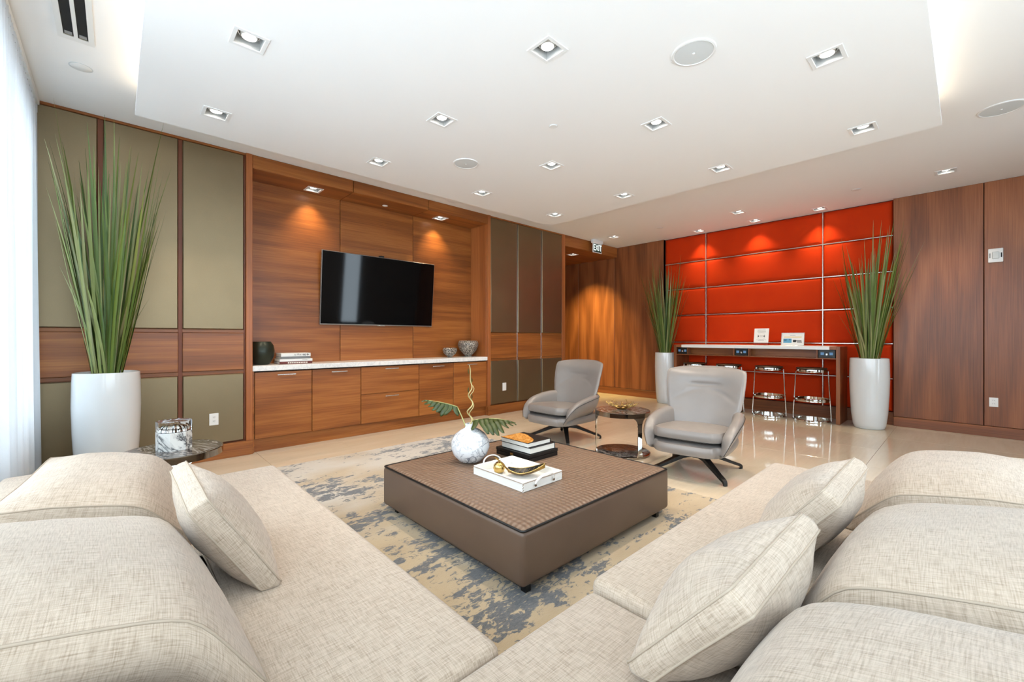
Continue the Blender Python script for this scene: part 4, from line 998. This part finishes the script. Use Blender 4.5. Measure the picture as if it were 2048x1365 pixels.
# ------------------------------------------------------------------ planters with tall grass
def blade_mesh(i):
    rnd = random.Random(100+i); mb = MB(); n = 14; b = rnd.uniform(.0, .11); kink = rnd.uniform(-.03, .03)
    w0 = rnd.uniform(.006, .0105); V = []
    for k in range(n+1):
        f = k/n; w = w0*(1-.15*(1-f)*2 if f < .5 else 1)*(1-f**4)+.0006; y = b*f*f*1.0+kink*math.sin(f*3.1); x = .02*math.sin(f*2.3+i)
        V += [(x-w, y+w*.35, f), (x, y, f), (x+w, y+w*.35, f)]
    mb.add(V, [(k*3+j, k*3+j+1, k*3+4+j, k*3+3+j) for k in range(n) for j in range(2)])
    me = bpy.data.meshes.new('blade'); me.from_pydata(mb.v, [], mb.f); me.polygons.foreach_set('use_smooth', [True]*len(mb.f)); me.materials.append(M['blade']); return me
BL = [blade_mesh(i) for i in range(12)]
def planter(x, y, r, label, hmax, count, seed, spread=1., avoid=()):
    rnd = random.Random(seed); t = thing('potted_grass', label, 'potted plant', (x, y, 0), group='tall grass plants in white pots')
    k = r/.28
    build(MB().lathe([(0, 0), (.20*k, 0), (.212*k, .008), (.232*k, .06), (.255*k, .22), (.272*k, .5), (.279*k, .72), (.275*k, .93), (.27*k, 1.003), (.262*k, 1.005), (.256*k, .995), (.256*k, .97), (0, .97)], (x, y, 0), 64), 'pot', M['pot'], t, smooth=45)
    pb = MB()
    for q in range(150):
        a = rnd.uniform(0, 6.283); rr_ = .25*k*math.sqrt(rnd.random()); s_ = rnd.uniform(.008, .015)
        pb.add([(x+rr_*math.cos(a)+s_*dx, y+rr_*math.sin(a)+s_*dy, .973+s_*.7*dz) for dx, dy, dz in ((1, 0, 0), (0, 1, 0), (-1, 0, 0), (0, -1, 0), (0, 0, 1), (0, 0, -1))], [(0, 1, 4), (1, 2, 4), (2, 3, 4), (3, 0, 4), (1, 0, 5), (2, 1, 5), (3, 2, 5), (0, 3, 5)])
    stuff(build(pb, 'pebbles', M['pebble'], t))
    for q in range(count):
        o = bpy.data.objects.new('blade', rnd.choice(BL)); COL.objects.link(o); o.parent = t
        f = rnd.random(); a = rnd.uniform(0, 6.283); rr_ = (.02+.075*math.sqrt(rnd.random()))*spread
        tilt = math.radians(rnd.uniform(0, 3)+8.5*(rr_/.095)*rnd.uniform(.4, 1.15))*spread
        L_ = hmax*(.98-.42*rnd.random()**.8)*(1-.22*(rr_/.095)*rnd.random())
        if q % 7 == 0: L_ *= .55; tilt *= 1.25
        for dx_, dy_, lim in avoid:      # blades near a wall or curtain stand more upright
            c_ = dx_*math.cos(a)+dy_*math.sin(a); reach = c_*(rr_+L_*math.sin(tilt)+.12)
            if reach > lim: tilt = max(0., math.asin(max(0., min(1., (lim/c_-rr_-.12)/L_))))
        o.location = (rr_*math.cos(a), rr_*math.sin(a), .965); w_ = rnd.uniform(.85, 1.25)
        # lean outward: local +y points outward
        o.rotation_mode = 'XYZ'; o.rotation_euler = (-tilt, rnd.uniform(-.03, .03), a-math.pi/2); o.scale = (w_, 1., L_)
planter(-.05, 5.06, .222, 'tall grass in a white pot beside the sheer curtain', 2.45, 135, 1, 1.05, ((0, 1, .38), (-1, 0, .36)))
planter(7.95, .965, .228, 'tall grass in a white pot right of the bar table', 2.12, 125, 2, 1.2, ((1, 0, .40),))
planter(8.04, 4.12, .2, 'tall grass in a white pot left of the bar table', 2.05, 125, 3, 1.1, ((1, 0, .32),))
# ------------------------------------------------------------------ bar table
b0, b1, by0, by1 = 7.88, 8.436, 1.29, 3.865
t = thing('bar_table', 'long walnut bar table with white top against red wall', 'bar table', ((b0+b1)/2, (by0+by1)/2, 0))
build(MB().rbox(b0, b1, by0, by0+.05, 0, 1.165, .002), 'leg_panel', M['wood_z'], t); build(MB().rbox(b0, b1, by1-.05, by1, 0, 1.165, .002), 'leg_panel', M['wood_z'], t)
build(MB().rbox(b0+.002, b1, by0+.05, by1-.05, 1.118, 1.163, .002), 'top_board', M['wood_y'], t)
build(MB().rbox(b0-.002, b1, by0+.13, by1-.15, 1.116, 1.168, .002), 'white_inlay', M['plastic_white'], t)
build(MB().rbox(b0+.002, b1-.05, by0+.05, by1-.05, .972, .99, .002), 'shelf', M['wood_y'], t)
build(MB().box(b0+.22, b0+.24, by0+.05, by1-.05, .99, 1.118), 'cubby_back', M['wood_y'], t)
for yc, hw_ in ((1.455, .105), (2.66, .10), (3.70, .085)):
    pm = build(MB().rbox(b0+.012, b0+.10, yc-hw_, yc+hw_, .992, 1.114, .002), 'power_module', M['black'], t)
    for s in (-1, 1): build(MB().rbox(b0+.009, b0+.013, yc+s*.055-.022, yc+s*.055+.022, 1.035, 1.075, .001), 'socket', M['socket_blue'], pm)
    build(MB().rbox(b0+.008, b0+.013, yc-.012, yc+.012, 1.03, 1.06, .002), 'button', M['silver'], pm)
    for s in (-1, 1):
        if by0+.06 < yc+s*(hw_+.02) < by1-.06: build(MB().box(b0+.006, b0+.11, yc+s*(hw_+.018)-.009, yc+s*(hw_+.018)+.009, .99, 1.118), 'divider', M['wood_z'], t)
# ------------------------------------------------------------------ bar stools
def stool(label):
    t = thing('bar_stool', label, 'bar stool', (0, 0, 0), group='chrome bar stools under the bar table', local=True)
    build(MB().lathe([(0, .803), (.15, .803), (.19, .806), (.205, .816), (.205, .824), (.195, .832), (0, .834)], (0, 0, 0), 40), 'seat_pad', M['leather_seat'], t, smooth=40)
    build(MB().lathe([(.198, .765), (.211, .765), (.213, .785), (.211, .805), (.198, .805)], (0, 0, 0), 48, cap=False), 'seat_ring', M['chrome'], t, smooth=40)
    build(MB().lathe([(0, .765), (.198, .767), (.198, .80), (0, .80)], (0, 0, 0), 32), 'seat_underside', M['black'], t, smooth=40)
    build(MB().lathe([(.222, .315), (.234, .314), (.236, .335), (.234, .356), (.222, .355), (.222, .315)], (0, 0, 0), 48, cap=False), 'foot_ring', M['chrome'], t, smooth=40)
    build(MB().lathe([(.225, .0), (.25, .0), (.252, .02), (.25, .036), (.238, .038), (.225, .036), (.225, .0)], (0, 0, 0), 48, cap=False), 'base_ring', M['chrome'], t, smooth=40)
    for s in (-1, 1): build(MB().tube([(0, s*.249, .02), (0, s*.2465, .12), (0, s*.210, .785)], .0085, 10), 'leg', M['chrome'], t, smooth=60)
    return t
M['leather_seat'] = plain('dark_brown_seat_leather', srgb(74, 52, 38), .35)
s0 = stool('chrome bar stool nearest the right end of the bar table'); s0.location = (7.96, 1.66, 0)
for yy, lb in ((2.255, 'chrome bar stool second from the right end of the bar table'), (2.89, 'chrome bar stool third from the right, seat showing above the armchair'), (3.49, 'chrome bar stool nearest the left end of the bar table')):
    c = copy_tree(s0); c.location = (7.96, yy, 0); c['label'] = lb
# ------------------------------------------------------------------ signs on the bar
def sign(y, w, h, label, kind):
    x, z = 8.08, 1.1685; th = math.radians(12)
    t = thing('table_sign', label, 'sign', (x, y, z), local=True); t.location = (x, y, z); t.rotation_euler = (0, 0, 0)
    m = Matrix.Rotation(th, 4, 'Y')
    fl_ = .045 if kind == 'a' else .006
    build(MB().rbox(0, .006, -w/2, w/2, fl_, fl_+h, .001).xf(m), 'sheet', M['book_white'], t)
    if kind == 'a':
        build(MB().rbox(-.004, .010, -w/2, w/2, 0.0, .05, .001).xf(m), 'clear_stand', M['acrylic'], t)
    build(MB().rbox(-.03, .09, -w/2*.9, w/2*.9, 0, .005, .001), 'foot', M['acrylic'] if kind == 'a' else M['silver'], t)
    e = -.0008
    def pr(nm, mat, rects):
        q = MB()
        for y0, y1, z0, z1 in rects: q.box(e, e+.0009, -y1, -y0, fl_+z0, fl_+z1)
        build(q.xf(m), nm, mat, t)
    if kind == 'a':
        pr('heading_print', M['ink'], [(-w*.28, w*.28, h*.87, h*.90), (-w*.3, w*.3, h*.78, h*.80), (-w*.26, w*.28, h*.73, h*.75), (-w*.35, w*.35, h*.20, h*.215), (-w*.2, w*.2, h*.15, h*.165)])
        q = MB().tube([(e, .27*w*math.cos(k*.2618), fl_+h*.46+.27*w*math.sin(k*.2618)) for k in range(24)], .0011, 5, True); build(q.xf(m), 'ring_print', M['ink'], t)
        q = MB()
        for s in (-1, 1): q.prism([(s*w*.20, -.022), (s*w*.155, 0), (s*w*.20, .022), (s*w*.235, 0)], -.0006, .0006)
        q.xf(Matrix.Translation((0, 0, fl_+h*.46)) @ Matrix(((0, 0, 1, 0), (1, 0, 0, 0), (0, 1, 0, 0), (0, 0, 0, 1)))); build(q.xf(m), 'mark_print', M['ink_dark'], t)
        pr('text_print', M['ink'], [(-w*.12, w*.12, h*.50, h*.515), (-w*.12, w*.12, h*.455, h*.47), (-w*.12, w*.12, h*.41, h*.425)])
    else:
        fr = MB().rbox(-.004, .008, -w/2-.008, -w/2, 0, h+.012, .001).rbox(-.004, .008, w/2, w/2+.008, 0, h+.012, .001).rbox(-.004, .008, -w/2, w/2, h+.004, h+.012, .001).rbox(-.004, .008, -w/2, w/2, 0, .008, .001)
        build(fr.xf(m), 'frame', M['silver'], t)
        pr('heading_print', M['ink'], [(-w*.12, w*.12, h*.80, h*.83)])
        pr('line_print', M['ink_yellow'], [(-w*.4, w*.4, h*.62, h*.66), (-w*.4, w*.4, h*.70, h*.72)])
        pr('photo_print_blue', M['ink_blue'], [(-w*.42, -w*.04, h*.2, h*.55)])
        pr('photo_print_dark', M['ink_dark'], [(-w*.42, -w*.27, h*.36, h*.5), (-w*.15, -w*.1, h*.42, h*.52), (w*.04, w*.4, h*.33, h*.40), (w*.02, w*.16, h*.26, h*.44), (w*.2, w*.42, h*.24, h*.29)])
sign(2.415, .225, .25, 'upright white printed notice in clear stand on the bar table', 'a')
sign(1.95, .31, .205, 'framed landscape notice with two small pictures on the bar table', 'b')
